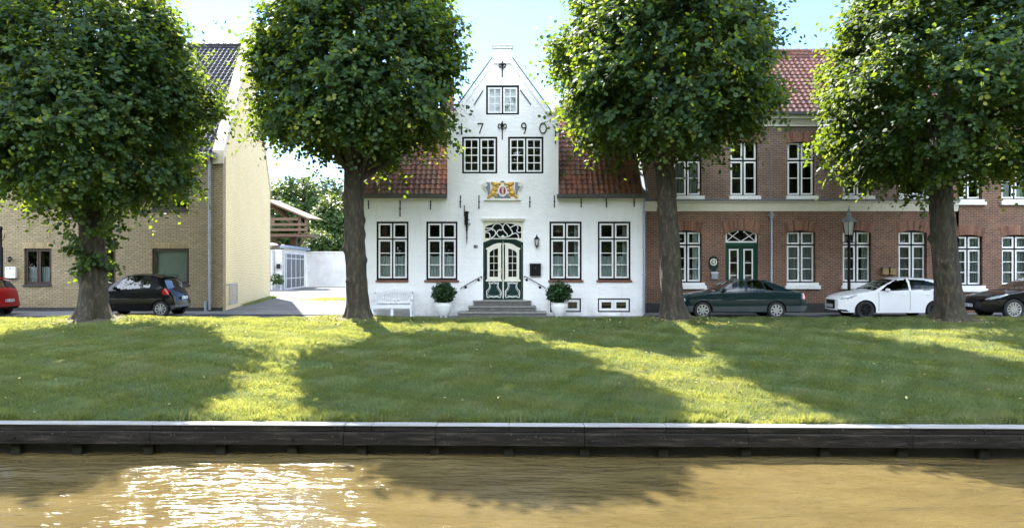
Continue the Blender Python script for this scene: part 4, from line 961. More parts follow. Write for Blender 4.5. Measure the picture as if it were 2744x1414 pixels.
Yr = [32.3, 34.2]
for k in range(8):
    Y = Yr[0] + (Yr[1] - Yr[0]) * k / 7; x = sideX(Y) + .16; b.tube([(x, Y, .22), (x, Y, 1.15)], .016 if 0 < k < 7 else .03, 6)
for z in (.30, 1.1): b.tube([(sideX(Yr[0]) + .16, Yr[0], z), (sideX(Yr[1]) + .16, Yr[1], z)], .018, 6)
for Y in Yr: b.tube([(sideX(Y), Y, 1.1), (sideX(Y) + .16, Y, 1.1)], .018, 6)
b.build('light_well_railing', M['zinc'], yh)
b = MB(); b.box(XY0, XY0 + .3, YY + .33, 46.8, -.1, zeY); b.box(XY0, BX + .02, 46.5, 46.8, -.1, zeY); b.build('rear_wall', M['yellow_brick'], yh)
t = thing('wall_lantern', 'small wall lantern above the white box on the yellow house', 'wall lamp', at_facade(32, 696, YY))
x, z = PX(32.5, YY), PZ(703, YY); b = MB(); b.lathe((x, YY - .18, z), [(0, 0), (.05, .03), (.075, .13)], 8); b.lathe((x, YY - .18, z), [(.085, .15), (.09, .17), (.03, .23), (0, .25)], 8); b.tube([(x, YY, z + .1), (x, YY - .1, z + .25), (x, YY - .18, z + .24)], .014, 6); b.build('cage', M['iron'], t)
b = MB(); b.lathe((x, YY - .18, z), [(.070, .125), (.078, .15)], 8); b.build('lantern_glass', M['lantern_glass'], t)
t = thing('mailbox', 'white wall box with small dark marks on the yellow house', 'wall box', at_facade(32.7, 745, YY))
X0, X1, Z0, Z1 = PX(18.7, YY), PX(46.7, YY), PZ(745, YY), PZ(715, YY)
b = MB(); b.box(X0, X1, YY - .14, YY - .001, Z0, Z1); b.build('box', M['pot'], t, bevel=.012)
b = MB(); w_ = X1 - X0
for u, v, ww, hh in ((.16, .82, .10, .10), (.40, .82, .09, .10), (.52, .81, .05, .09), (.57, .83, .03, .1), (.74, .82, .12, .10), (.15, .25, .12, .03), (.76, .23, .10, .08)):
    b.box(X0 + u*w_, X0 + (u+ww)*w_, YY - .144, YY - .1401, Z0 + v*(Z1-Z0), Z0 + (v+hh)*(Z1-Z0))
b.build('marks', M['greyblue'], t)

# ================================================================== behind the driveway
t = thing('garden_wall', 'tall whitewashed wall closing the far end of the driveway', 'wall', (PX(880, 70), 70, 0))
b = MB(); b.box(PX(818, 70), PX(1060, 70), 70, 70.35, -.1, 3.2); b.build('wall', M['shed_white'], t)
b = MB(); b.box(PX(818, 70), PX(1060, 70), 69.95, 70.4, 3.202, 3.3); b.build('coping', M['shed_white'], t, bevel=.03)
t = thing('garage', 'white garage with grey panelled doors beside the driveway', 'garage', (-19.5, 64, 0))
ax, ay, cx2, cy2 = PX(762, 60.5), 60.5, PX(820, 69.9), 69.9
def gp(u, z, off=0):   # along the door side
    dx, dy = cx2 - ax, cy2 - ay; L = math.hypot(dx, dy); return (ax + dx*u + off*dy/L, ay + dy*u - off*dx/L, z)
b = MB(); b.quad(gp(0, -.1), gp(1, -.1), gp(1, 3.4), gp(0, 3.4)); b.quad((PX(700, 60.5), 60.5, -.1), (ax, ay, -.1), (ax, ay, 3.3), (PX(700, 60.5), 60.5, 3.3)); b.build('wall', M['shed_white'], t)
def gbox(b, u0, u1, z0, z1, o0, o1):
    i = len(b.v)
    b.v += [gp(u0, z0, o1), gp(u1, z0, o1), gp(u1, z0, o0), gp(u0, z0, o0), gp(u0, z1, o1), gp(u1, z1, o1), gp(u1, z1, o0), gp(u0, z1, o0)]
    for f in ((0,3,2,1),(4,5,6,7),(0,1,5,4),(1,2,6,5),(2,3,7,6),(3,0,4,7)): b.f.append(tuple(i + k for k in f)); b.m.append(0)
for k in range(4):
    b = MB(); u0, u1 = .05 + k*.205, .05 + (k+1)*.205 - .012; gbox(b, u0, u1, .15, 2.95, .01, .06); dr = b.build('garage_door', M['garage_grey'], t)
    b = MB(); gbox(b, u0 - .008, u0 + .008, .1, 3.0, .062, .078)
    for z in (.9, 2.55): gbox(b, u0 + .009, u1, z, z + .06, .062, .074)
    b.build('batten', M['shed_white'], dr)
b = MB(); gbox(b, -.03, 1.02, 3.4, 3.62, -.3, .35); b.build('fascia', M['greyblue'], t)
b = MB(); b.quad((PX(700, 60), 60.0, 3.35), gp(0, 3.7, .3), gp(1, 3.6, .3), (PX(700, 68), 69, 4.2)); b.build('roof', M['tile_brown'], t)
b = MB()
for x in (731, 757): b.box(PX(x, 60.4), PX(x, 60.4) + .12, 60.3, 60.49, -.1, 3.2)
b.build('front_post', M['zinc'], t)
b = MB(); b.box(PX(741, 60.3), PX(749, 60.3), 60.25, 60.49, PZ(719, 60.3), PZ(707, 60.3)); b.build('meter_box', M['iron'], t)
t = thing('raised_wooden_lookout', 'weathered wooden lookout with plank railings and lean-to roof above the garage', 'treehouse', (PX(790, 67), 67, 3.4))
LY = 67.0; lx = lambda x: PX(680 + x/3.904, LY); lz = lambda y: PZ(500 + y/3.904, LY)
b = MB(); b.box(lx(205), lx(635), LY - 2, LY + 1.5, lz(530), lz(503)); b.build('floor', M['wood'], t)
for x, y in ((215, 150), (548, 320), (615, 350)):
    b = MB(); b.box(lx(x) - .12, lx(x) + .12, LY - 2.15, LY - 2.001, lz(560 if x < 300 else 503), lz(y)); b.build('post', M['wood'], t)
for y, x1 in ((355, 540), (410, 620), (462, 625), (380, 300)):
    b = MB(); b.box(lx(225), lx(x1), LY - 2.28, LY - 2.16, lz(y + 14), lz(y - 12)); b.build('rail', M['wood'], t)
b = MB(); b.quad((lx(175), LY - 2.6, lz(145)), (lx(665), LY - 2.6, lz(350)), (lx(665), LY + 2, lz(330)), (lx(175), LY + 2, lz(125))); b.quad((lx(175), LY - 2.6, lz(160)), (lx(665), LY - 2.6, lz(365)), (lx(665), LY - 2.6, lz(350)), (lx(175), LY - 2.6, lz(145)))
for k in range(5): x = 250 + k*85; b.box(lx(x) - .05, lx(x) + .05, LY - 2.5, LY + 1.9, lz(168 + (x-175)*.42) , lz(150 + (x-175)*.42))
b.build('roof', M['wood'], t)
b = MB(); b.box(lx(395), lx(450), LY - .3, LY + .3, 2.5, lz(531)); b.build('trunk_post', M['wood'], t)
b = MB(); b.tube([(lx(240), LY - 1.9, lz(535)), (lx(300), LY - .6, lz(610))], .12, 6); b.tube([(lx(600), LY - 1.9, lz(535)), (lx(490), LY - .6, lz(630))], .12, 6); b.tube([(lx(240), LY - 1.7, lz(200)), (lx(330), LY, lz(300)), (lx(400), LY, lz(380))], .2, 6); b.build('brace', M['wood'], t)

# weeds along the foot of the gable wall and a ragged patch of dry grass on the driveway
for lab, pts, k in (('strip of weeds along the foot of the gable wall', [(sideX(Y) + .15 + random.random()*.5*((Y-31)/16), Y) for Y in np.random.default_rng(1).uniform(36, 46, 1500)], .10),
                    ('patch of dry yellow grass on the driveway near the white house', [(PX(903, 43) + random.gauss(0, .8), 43 + random.gauss(0, .9)) for _ in range(1800)], .07)):
    A2 = np.array(pts); n = len(A2); r2 = np.random.default_rng(9); a = r2.uniform(0, 6.28, n); hh = k * r2.uniform(.6, 1.6, n)
    V = np.empty((n, 3, 3)); V[:, 0] = np.stack([A2[:, 0] - np.cos(a)*.03, A2[:, 1] - np.sin(a)*.03, a*0], -1); V[:, 1] = np.stack([A2[:, 0] + np.cos(a)*.03, A2[:, 1] + np.sin(a)*.03, a*0], -1)
    V[:, 2] = np.stack([A2[:, 0] + r2.normal(0, .05, n), A2[:, 1] + r2.normal(0, .05, n), hh], -1)
    tag(np_mesh('weeds', V.reshape(-1, 3), np.arange(n*3).reshape(-1, 3), M['blade'], attr=r2.uniform(.5, 1, n)), lab, 'weeds', kind='stuff')

# ================================================================== leaves, shoots, trees
def unit(v): return v / np.maximum(np.linalg.norm(v, axis=-1, keepdims=True), 1e-9)
def leaves_on_shoots(rg, O, D, L, droop, k, size, outward, thick=.46):
    """O,D: shoot origins and directions; k leaves alternate along each; returns verts, quads"""
    n = len(O); t = (np.arange(k) + .6) / k
    tt = np.broadcast_to(t, (n, k)) + rg.normal(0, .02, (n, k))
    down = np.array([0, 0, -1.0])
    P = O[:, None] + D[:, None] * (L[:, None] * tt)[..., None] + down * (droop[:, None] * L[:, None] * tt ** 2)[..., None]
    T = unit(D[:, None] + down * (2 * droop[:, None] * tt)[..., None])
    out = np.broadcast_to(outward[:, None], T.shape)
    Nn = unit(out * .55 + np.array([0, 0, .55]) + rg.normal(0, thick, T.shape))
    side = unit(np.cross(T, Nn)); sg = np.where(np.arange(k) % 2 == 0, 1.0, -1.0)[None, :, None]
    A_ = unit(T * .55 + side * sg * 1.0 + down * .25 + rg.normal(0, .22, T.shape))
    A_ = unit(A_ - Nn * np.sum(A_ * Nn, -1, keepdims=True)); W = np.cross(Nn, A_)
    s = (size * rg.uniform(.7, 1.2, (n, k)) * (1 - .25 * tt))[..., None]
    B0 = P + A_ * s * .12
    v = np.stack([B0, B0 + A_*s*.28 - W*s*.42 - Nn*s*.08, B0 + A_*s*.72 - W*s*.36 - Nn*s*.10, B0 + A_*s*1.02 - Nn*s*.10,
                  B0 + A_*s*.72 + W*s*.36 - Nn*s*.10, B0 + A_*s*.28 + W*s*.42 - Nn*s*.08], 2).reshape(-1, 3)
    m = n * k; base = np.arange(m)[:, None] * 6
    q = np.concatenate([base + np.array([[0, 3, 2, 1]]), base + np.array([[0, 5, 4, 3]])], 1).reshape(-1, 4)
    return v, q, m, (n, k)
def stems(O, D, L, droop, r, segs=3):
    n = len(O); down = np.array([0, 0, -1.0]); V = []
    ts = np.linspace(0, 1, segs + 1)
    a = unit(np.cross(D, np.array([.3, .9, .2]))); c = np.cross(D, a)
    for t in ts:
        P = O + D * (L * t)[:, None] + down * (droop * L * t * t)[:, None]; rr = (r * (1 - .7 * t))
        V.append(np.stack([P + a * rr, P + (-.5*a + .87*c) * rr, P + (-.5*a - .87*c) * rr], 1))
    V = np.stack(V, 1).reshape(n, -1, 3); per = 3 * (segs + 1); q = []
    for s_ in range(segs):
        for j in range(3): q.append([s_*3 + j, s_*3 + (j+1) % 3, (s_+1)*3 + (j+1) % 3, (s_+1)*3 + j])
    q = np.array(q); Fq = (np.arange(n)[:, None, None] * per + q[None]).reshape(-1, 4)
    return V.reshape(-1, 3), Fq
def trunk_mesh(parent, x, y, z0, z1, r0, r1, lean, seed, flare=.55, knobs=10, bends=.05):
    rr = random.Random(seed); seg, rings = 44, 60; V = []; Fc = []
    kb = [(rr.uniform(0, 6.28), rr.uniform(.15, .95), rr.uniform(.05, .13), rr.uniform(.10, .22), rr.uniform(.05, .11)) for _ in range(knobs)]
    ph = [rr.uniform(0, 6.28) for _ in range(6)]; H = z1 - z0
    for i in range(rings + 1):
        u = (i / rings) ** 1.35; z = u * H - .12 * (1 - u)
        cx_ = x + lean[0] * u + bends * math.sin(3.1 * u + ph[0]); cy_ = y + lean[1] * u
        for j in range(seg):
            q = 2 * math.pi * j / seg; r = r0 + (r1 - r0) * u ** .8
            fl = flare * math.exp(-max(z, -.1) / .26) * (.55 + .35 * math.cos(5*q + ph[1]) + .2 * math.cos(3*q + ph[2]) + .15 * math.cos(8*q + ph[3]))
            r *= 1 + .045 * math.cos(4*q + ph[4] + 1.5*u) + .03 * math.cos(7*q + ph[5] - 2*u)
            r += fl * r0 * 1.5 + .02 * noise.noise(Vector((math.cos(q)*2, math.sin(q)*2, z*2.5 + seed)))
            for a, ku, amp, wa, wz in kb:
                d = (q - a + math.pi) % (2*math.pi) - math.pi
                r += amp * math.exp(-(d*d)/(wa*wa*4) - ((u - ku)*H)**2/(wz*wz*3))
            V.append((cx_ + r * math.cos(q), cy_ + r * math.sin(q), z0 + z))
    for i in range(rings):
        for j in range(seg):
            j2 = (j+1) % seg; Fc.append((i*seg + j, i*seg + j2, (i+1)*seg + j2, (i+1)*seg + j))
    b = MB(); b.v = V; b.f = Fc; b.m = [0]*len(Fc); return b.build('trunk', M['bark'], parent, smooth=True)
CROWN_H = [0, .03, .10, .22, .38, .55, .72, .86, .95, 1.0]
CROWN_W = [.20, .52, .82, .97, 1.0, .95, .83, .72, .58, .3]
def lime_tree(label, x, y, r0, r1, zt, lean, cx_, R_, zlo, zhi, seed, nshoots=7600, low=0, wprof=None, leaf=.178, flare=.55, kd=1.0, name='lime_tree', group='clipped lime trees along the canal'):
    rg = np.random.default_rng(seed); t = thing(name, label, 'tree', (x, y, float(bank_z(x, y)) if y > 0 else .1), group)
    z0 = ORI[t.name].z
    trunk_mesh(t, x, y, z0, zt, r0, r1, lean, seed, flare)
    cy_ = y + lean[1]; tx, ty = x + lean[0], y + lean[1]
    b = MB(); rr = random.Random(seed)
    for k in range(9):
        a = k * 2.4 + rr.random(); el = rr.uniform(.5, 1.25); L = rr.uniform(.55, .9) * (R_ if k else 4)
        pts = []; p = Vector((tx, ty, zt - .15 - .1 * (k % 3))); d = Vector((math.cos(a)*math.cos(el), math.sin(a)*math.cos(el), math.sin(el)))
        for s_ in range(7):
            pts.append(tuple(p)); p = p + d * L / 6; d = (d + Vector((rr.gauss(0, .12), rr.gauss(0, .12), .06))).normalized()
        b.tube(pts, [r1 * f for f in (.55, .42, .34, .27, .2, .14, .07)], 8)
    p = Vector((tx, ty, zt - .3)); b.tube([tuple(p), (tx + .1, ty, zt + 1.5), (cx_ * .5 + tx * .5, ty, zt + 3.5), (cx_, cy_, zhi - 1.2)], [r1 * .98, r1 * .75, r1 * .5, r1 * .12], 10)
    b.build('branches', M['bark'], t, smooth=True)
    def rad(h, th):
        w_ = np.interp(h, CROWN_H, wprof or CROWN_W) * R_
        lump = 1 + .07*np.sin(3*th + seed + 5*h) + .06*np.sin(5*th - 7*h + seed*2) + .05*np.sin(9*th + 13*h) + .04*np.sin(17*h + 2*th)
        return w_ * lump
    n = nshoots; h = rg.random(n * 3); wgt = np.interp(h, CROWN_H, wprof or CROWN_W); h = h[rg.random(n * 3) < wgt][:n]
    n = len(h); th = rg.uniform(0, 2*math.pi, n)
    u = rg.random(n); fr = np.where(rg.random(n) < .80, 1 - .30 * u ** 1.4, .25 + .5 * u)
    fr = np.where(h < .08, np.sqrt(rg.random(n)), fr)
    r = rad(h, th) * fr; H = zhi - zlo
    O = np.stack([cx_ + r*np.cos(th), cy_ + r*np.sin(th), zlo + h*H], -1)
    # most shoots gather into sprays round branch ends on the crown's surface
    nc = max(60, n // 36); ci = rg.integers(0, n, nc); cf = rg.uniform(.80, 1.0, nc); rc = rad(h[ci], th[ci]) * cf
    C = np.stack([cx_ + rc*np.cos(th[ci]), cy_ + rc*np.sin(th[ci]), zlo + h[ci]*H], -1)
    pick = rg.integers(0, nc, n); inc = rg.random(n) < .72
    O = np.where(inc[:, None], C[pick] + rg.normal(0, 1, (n, 3)) * np.array([.31, .31, .21]), O)
    h = np.clip((O[:, 2] - zlo) / H, 0, 1); th = np.arctan2(O[:, 1] - cy_, O[:, 0] - cx_); fr = np.where(inc, cf[pick], fr)
    # ragged holes between leaf sprays
    g = np.sin(O[:, 0]*2.3 + 1.7*np.sin(O[:, 2]*1.9 + seed)) + np.sin(O[:, 1]*2.1 + seed) * .8 + np.sin(O[:, 2]*2.9 + 1.3*np.sin(O[:, 0]*1.7))
    keep = (g > -1.05) | (rg.random(n) < .35); O, h, th, fr = O[keep], h[keep], th[keep], fr[keep]; n = len(O)
    O[:, 1] = cy_ + (O[:, 1] - cy_) * kd
    rad_dir = np.stack([np.cos(th), np.sin(th), np.zeros(n)], -1)
    outward = unit(rad_dir * np.clip(1.2 - abs(h - .4), .3, 1)[:, None] + np.stack([np.zeros(n), np.zeros(n), (h - .32) * 1.5], -1))
    D = unit(outward + np.array([0, 0, .42]) * (h > .15)[:, None] + rg.normal(0, .28, (n, 3)))
    L = rg.uniform(.34, .72, n) + rg.uniform(.35, .8, n) * (rg.random(n) < .13) * (fr > .8)
    droop = np.where(h < .3, rg.uniform(.25, .75, n), rg.uniform(.0, .28, n))
    if low:   # sprouts hanging low around the trunk
        m = low; a = rg.uniform(0, 6.28, m); zz = rg.uniform(zlo - 2.5, zlo + .5, m); rr_ = rg.uniform(.35, 1.0, m) * np.clip(.45 + (zz - zlo + 2.5) * .35, .3, 1.6)
        O = np.concatenate([O, np.stack([x + rr_*np.cos(a), y + rr_*np.sin(a), zz], -1)])
        o2 = np.stack([np.cos(a), np.sin(a), a*0], -1); D = np.concatenate([D, unit(o2 + rg.normal(0, .4, (m, 3)))]); outward = np.concatenate([outward, o2])
        L = np.concatenate([L, rg.uniform(.3, .6, m)]); droop = np.concatenate([droop, rg.uniform(.2, .7, m)])
    v, q, m, (nn, kk) = leaves_on_shoots(rg, O, D, L, droop, 10, leaf, outward)
    tone = np.clip(np.repeat(rg.normal(.42, .17, nn), kk) + rg.normal(0, .07, m) + np.tile(np.linspace(-.08, .2, kk), nn), 0, 1)
    o = np_mesh('crown', v, q, M['leaf'], t, attr=np.repeat(tone, 2))
    sel = np.arange(len(O))[::3]; sv, sq = stems(O[sel] - D[sel]*.25, D[sel], L[sel] + .25, droop[sel], .009)
    np_mesh('twigs', sv, sq, M['bark'], o)
    return t
if not NOTREES:
    lime_tree('leftmost lime tree, thick knotty trunk with low sprouts, before the yellow house', -13.95, 24.9, .45, .36, 5.2, (-.2, 0), -14.1, 3.25, 4.2, 11.5, 11, 9200, low=150, flare=.55)
    lime_tree('lime tree left of the white gabled house, straight trunk in front of the bench', -5.2, 25.1, .36, .31, 5.1, (-.08, 0), -5.15, 2.98, 6.05, 11.8, 22, 8200, flare=.45, kd=1.1)
    lime_tree('lime tree right of the white gabled house, trunk beside the dark green sedan', 5.35, 25.1, .38, .29, 5.7, (-.2, 0), 4.95, 2.85, 6.2, 11.8, 33, 9600, flare=.55, kd=1.5)
    lime_tree('rightmost lime tree, leaning trunk between the white and the black car', 14.55, 24.8, .42, .33, 4.8, (-.28, 0), 14.65, 3.7, 5.05, 11.6, 44, 9600, flare=.55, kd=1.15)

def leafy(parent, rg, c, rr_, nsh, mat, leaf, name='crown', k=8, L=(.5, 1.0), shell=.5, up=.3):
    d = unit(rg.normal(0, 1, (nsh, 3))); fr = 1 - shell * rg.random(nsh) ** 1.5
    lump = 1 + .16*np.sin(d[:, 0]*5 + c[0]) * np.sin(d[:, 2]*6 + c[2]) + .1*np.sin(d[:, 1]*9 + d[:, 0]*7)
    O = np.array(c) + d * np.array(rr_) * (fr * lump)[:, None]
    D = unit(d + rg.normal(0, .35, d.shape) + np.array([0, 0, up]))
    v, q, m, (nn, kk) = leaves_on_shoots(rg, O, D, rg.uniform(L[0], L[1], nsh), rg.uniform(0, .3, nsh), k, leaf, d)
    tone = np.clip(np.repeat(rg.normal(.5, .2, nn), kk) + rg.normal(0, .15, m), 0, 1)
    return np_mesh(name, v, q, mat, parent, attr=np.repeat(tone, 2))
rg = np.random.default_rng(5)
# the wooded near bank behind the viewpoint, seen only mirrored in panes and car paint
nb = 17000; O = np.stack([rg.uniform(-70, 70, nb), -16 + rg.normal(0, 1.6, nb), rg.uniform(.1, 1, nb) * (15 + 3 * np.sin(rg.uniform(0, 6.28, nb)))], -1)
dd = unit(rg.normal(0, 1, (nb, 3)) + np.array([0, .8, .3])); v, q, m_, _ = leaves_on_shoots(rg, O, dd, rg.uniform(.8, 1.6, nb), rg.uniform(0, .3, nb), 6, .75, dd)
tag(np_mesh('near_bank_wood', v, q, M['leaf_bg'], attr=rg.random(len(q))), 'line of leafy trees on the near bank, behind the viewpoint', 'trees', kind='stuff')
for lab, cat, x, y, base, rr_, zc, ns, lf in (
        ('large dark leafy tree filling the gap behind the garden wall', 'tree', PX(830, 88), 88, 0, (6.4, 5, 5.0), 6.9, 3600, .42),
        ('rounded bushy tree behind the garden wall beside the white house', 'tree', PX(900, 80), 80, 0, (2.3, 2, 3.0), 5.9, 1500, .32),
        ('bright green dome-shaped shrub rising above the white garden wall', 'shrub', PX(852, 75), 75, 0, (1.35, 1.2, 1.5), 3.6, 800, .22),
        ('low light green shrub above the right end of the garden wall', 'shrub', PX(917, 76), 76, 0, (1.0, 1, 1.0), 3.7, 450, .22),
        ('distant dark tree behind the wooden lookout', 'tree', PX(742, 100), 100, 0, (2.4, 3, 6), 5.6, 1100, .45),
        ('spreading tree half hidden behind the lookout and the yellow house', 'tree', PX(780, 96), 96, 0, (3, 3, 3.2), 8.6, 900, .45)):
    t = thing(cat, lab, cat, (x, y, base))
    b = MB(); b.tube([(x, y, base - .1), (x + .1, y, zc - rr_[2] * .5), (x, y, zc)], [rr_[0]*.09 + .05, rr_[0]*.07 + .04, .04], 8); b.build('trunk', M['bark'], t, smooth=True)
    leafy(t, rg, (x, y, zc), rr_, ns, M['leaf_bg'], lf)
t = thing('potted_plant', 'small green plant in a grey pot in front of the shed', 'plant', (PX(742, 59.5), 59.5, 0))
b = MB(); x = PX(742, 59.5); b.lathe((x, 59.5, 0), [(0, 0), (.2, 0), (.27, .5), (.24, .5), (.2, .45), (0, .45)], 14); b.build('pot', M['zinc'], t, smooth=True)
leafy(t, rg, (x, 59.5, .85), (.4, .4, .45), 120, M['leaf_bg'], .13, 'foliage', 6, (.1, .2))

# ================================================================== street furniture, bench, potted shrubs
def ball_shrub(label, px0, px1, top, py0, py1, Y):
    x = PX((px0 + px1)/2, Y); R_ = (px1 - px0) * Y / F / 2
    t = thing('potted_shrub', label, 'potted shrub', (x, Y, 0), group='clipped shrubs in white pots beside the steps')
    h_ = .56; b = MB()
    b.lathe((x, Y, .05), [(0, 0), (.17, 0), (.20, .03), (.27, .18), (.305, .36), (.30, .44), (.285, .46), (.31, .475), (.315, .50), (.28, .50), (.26, .42), (0, .42)], 32); pot = b.build('pot', M['pot'], t, smooth=True)
    for k in range(4): a = k*math.pi/2 + .78; b = MB(); b.box(x + .13*math.cos(a) - .035, x + .13*math.cos(a) + .035, Y + .13*math.sin(a) - .035, Y + .13*math.sin(a) + .035, 0, .05); b.build('foot', M['pot'], pot)
    b = MB()
    for k in range(7): a = k*.9; b.tube([(x + .03*math.cos(a), Y + .03*math.sin(a), .45), (x + .18*math.cos(a), Y + .18*math.sin(a), .8)], [.014, .008], 5)
    b.build('stems', M['bark'], t)
    leafy(t, rg, (x, Y, top), (R_ - .04, R_ - .04, R_*.86 - .04), 900, M['leaf_box'], .075, 'foliage', 5, (.04, .10), .6, .2)
ball_shrub('clipped round shrub in a white pot left of the steps', 1158, 1220, .92, 0, 0, 27.85)
ball_shrub('clipped round shrub in a white pot right of the steps, before a basement window', 1465.7, 1530, .93, 0, 0, 27.75)

t = thing('garden_bench', 'white painted slatted garden bench against the white house wall', 'bench', (PX(1054, 28.0), 28.0, 0))
Bx0, Bx1 = PX(998, 27.9), PX(1104, 27.9); bm = (Bx0 + Bx1) / 2; yb, yf = 28.32, 27.80; W_ = M['bench_white']
b = MB()
for k in range(4): y = yf + .03 + k*.115; b.box(Bx0 + .05, Bx1 - .05, y, y + .09, .415, .44)
b.box(Bx0 + .05, Bx1 - .05, yf - .005, yf + .025, .33, .414); b.build('seat', W_, t, bevel=.006)
b = MB(); zl, zs, zm = .50, .92, 1.06
b.prism([(Bx0, zs - .07), (bm, zm - .07), (Bx1, zs - .07), (Bx1, zs), (bm, zm), (Bx0, zs)], yb - .02, yb + .03); b.box(Bx0 + .04, Bx1 - .04, yb - .018, yb + .026, zl, zl + .07)
ns = 17
for k in range(ns):
    x = Bx0 + .09 + (Bx1 - Bx0 - .18) * k / (ns - 1); top = zm - .07 - (zm - zs) * abs(x - bm) / (bm - Bx0) + .01
    z0_ = zl + .07 if abs(k - 8) > 2 else zl + .14
    b.box(x - .022, x + .022, yb - .006, yb + .016, z0_, top)
b.box(bm - .26, bm + .26, yb - .016, yb + .024, zl + .14, zl + .18); b.build('backrest', W_, t, bevel=.005)
b = MB()
for s_ in (-1, 0, 1): b.tube([(bm + s_*.20, yb - .03, zl - .03), (bm + s_*.03, yb - .03, zl + .15)], .022, 6)
b.build('crossed_brace', W_, t)
for x in (Bx0, Bx1 - .06):
    b = MB(); b.box(x, x + .06, yf - .01, yf + .05, 0, .62); b.build('leg', W_, t, bevel=.006)
    b = MB(); b.box(x, x + .06, yb - .02, yb + .04, 0, zs); b.build('leg', W_, t, bevel=.006)
    b = MB(); b.box(x - .012, x + .072, yf - .05, yb - .021, .622, .655); b.box(x + .01, x + .05, yf + .051, yb - .021, .2, .245); b.build('armrest', W_, t, bevel=.008)
b = MB(); b.box(bm - .05, bm + .05, yf + .03, yf + .07, 0, .329); b.build('leg', W_, t, bevel=.01)

def lamp_post(label, x, y):
    t = thing('street_lamp', label, 'street lamp', (x, y, 0))
    b = MB(); b.lathe((x, y, 0), [(.16, 0), (.16, .12), (.13, .16), (.12, .62), (.15, .66), (.13, .74), (.075, .82), (.06, .95), (.055, 2.9), (.075, 2.93), (.055, 2.97), (.05, 3.08)], 14); b.build('pole', M['iron'], t, smooth=True)
    b = MB(); b.tube([(x - .28, y, 2.84), (x + .28, y, 2.84)], .018, 6); b.ell((x - .28, y, 2.84), (.03, .03, .03)); b.ell((x + .28, y, 2.84), (.03, .03, .03)); b.build('ladder_bar', M['iron'], t)
    b = MB(); b.lathe((x, y, 3.08), [(.05, 0), (.19, .03), (.19, .06), (.0, .061)], 6)
    for k in range(6): a = k*math.pi/3; b.tube([(x + .165*math.cos(a), y + .165*math.sin(a), 3.14), (x + .245*math.cos(a), y + .245*math.sin(a), 3.66)], .012, 5)
    ln = b.build('lantern_frame', M['iron'], t)
    b = MB(); b.lathe((x, y, 3.14), [(.15, 0), (.232, .52)], 6); b.build('lantern_glass', M['lantern_glass'], ln)
    b = MB(); b.lathe((x, y, 3.66), [(.0, -.01), (.30, 0), (.31, .03), (.22, .12), (.12, .20), (.09, .26), (.10, .30), (.07, .34), (.05, .42), (.07, .45), (.03, .49), (.02, .60), (0, .62)], 6); b.build('lantern_roof', M['zinc'], ln)
lamp_post('black street lamp with a six-sided glass lantern behind the white hatchback', PX(2275, 29.7), 29.7)
t = thing('street_lamp', 'black iron lamp post cut by the left edge beside the yellow house', 'street lamp', (PX(1, 29.7), 29.7, 0))
x, y = PX(1.5, 29.7), 29.7; b = MB(); b.lathe((x, y, 0), [(.13, 0), (.13, .1), (.095, .16), (.09, 2.62), (.07, 2.66), (.055, 2.7), (.055, 3.35), (.08, 3.38), (.06, 3.46), (0, 3.5)], 12); b.build('pole', M['iron'], t, smooth=True)
b = MB(); b.tube(smooth_pts([(x, y, 2.9), (x + .10, y, 2.95), (x + .16, y, 3.08), (x + .17, y, 3.2)], 5), .014, 6); b.build('hook', M['iron'], t)
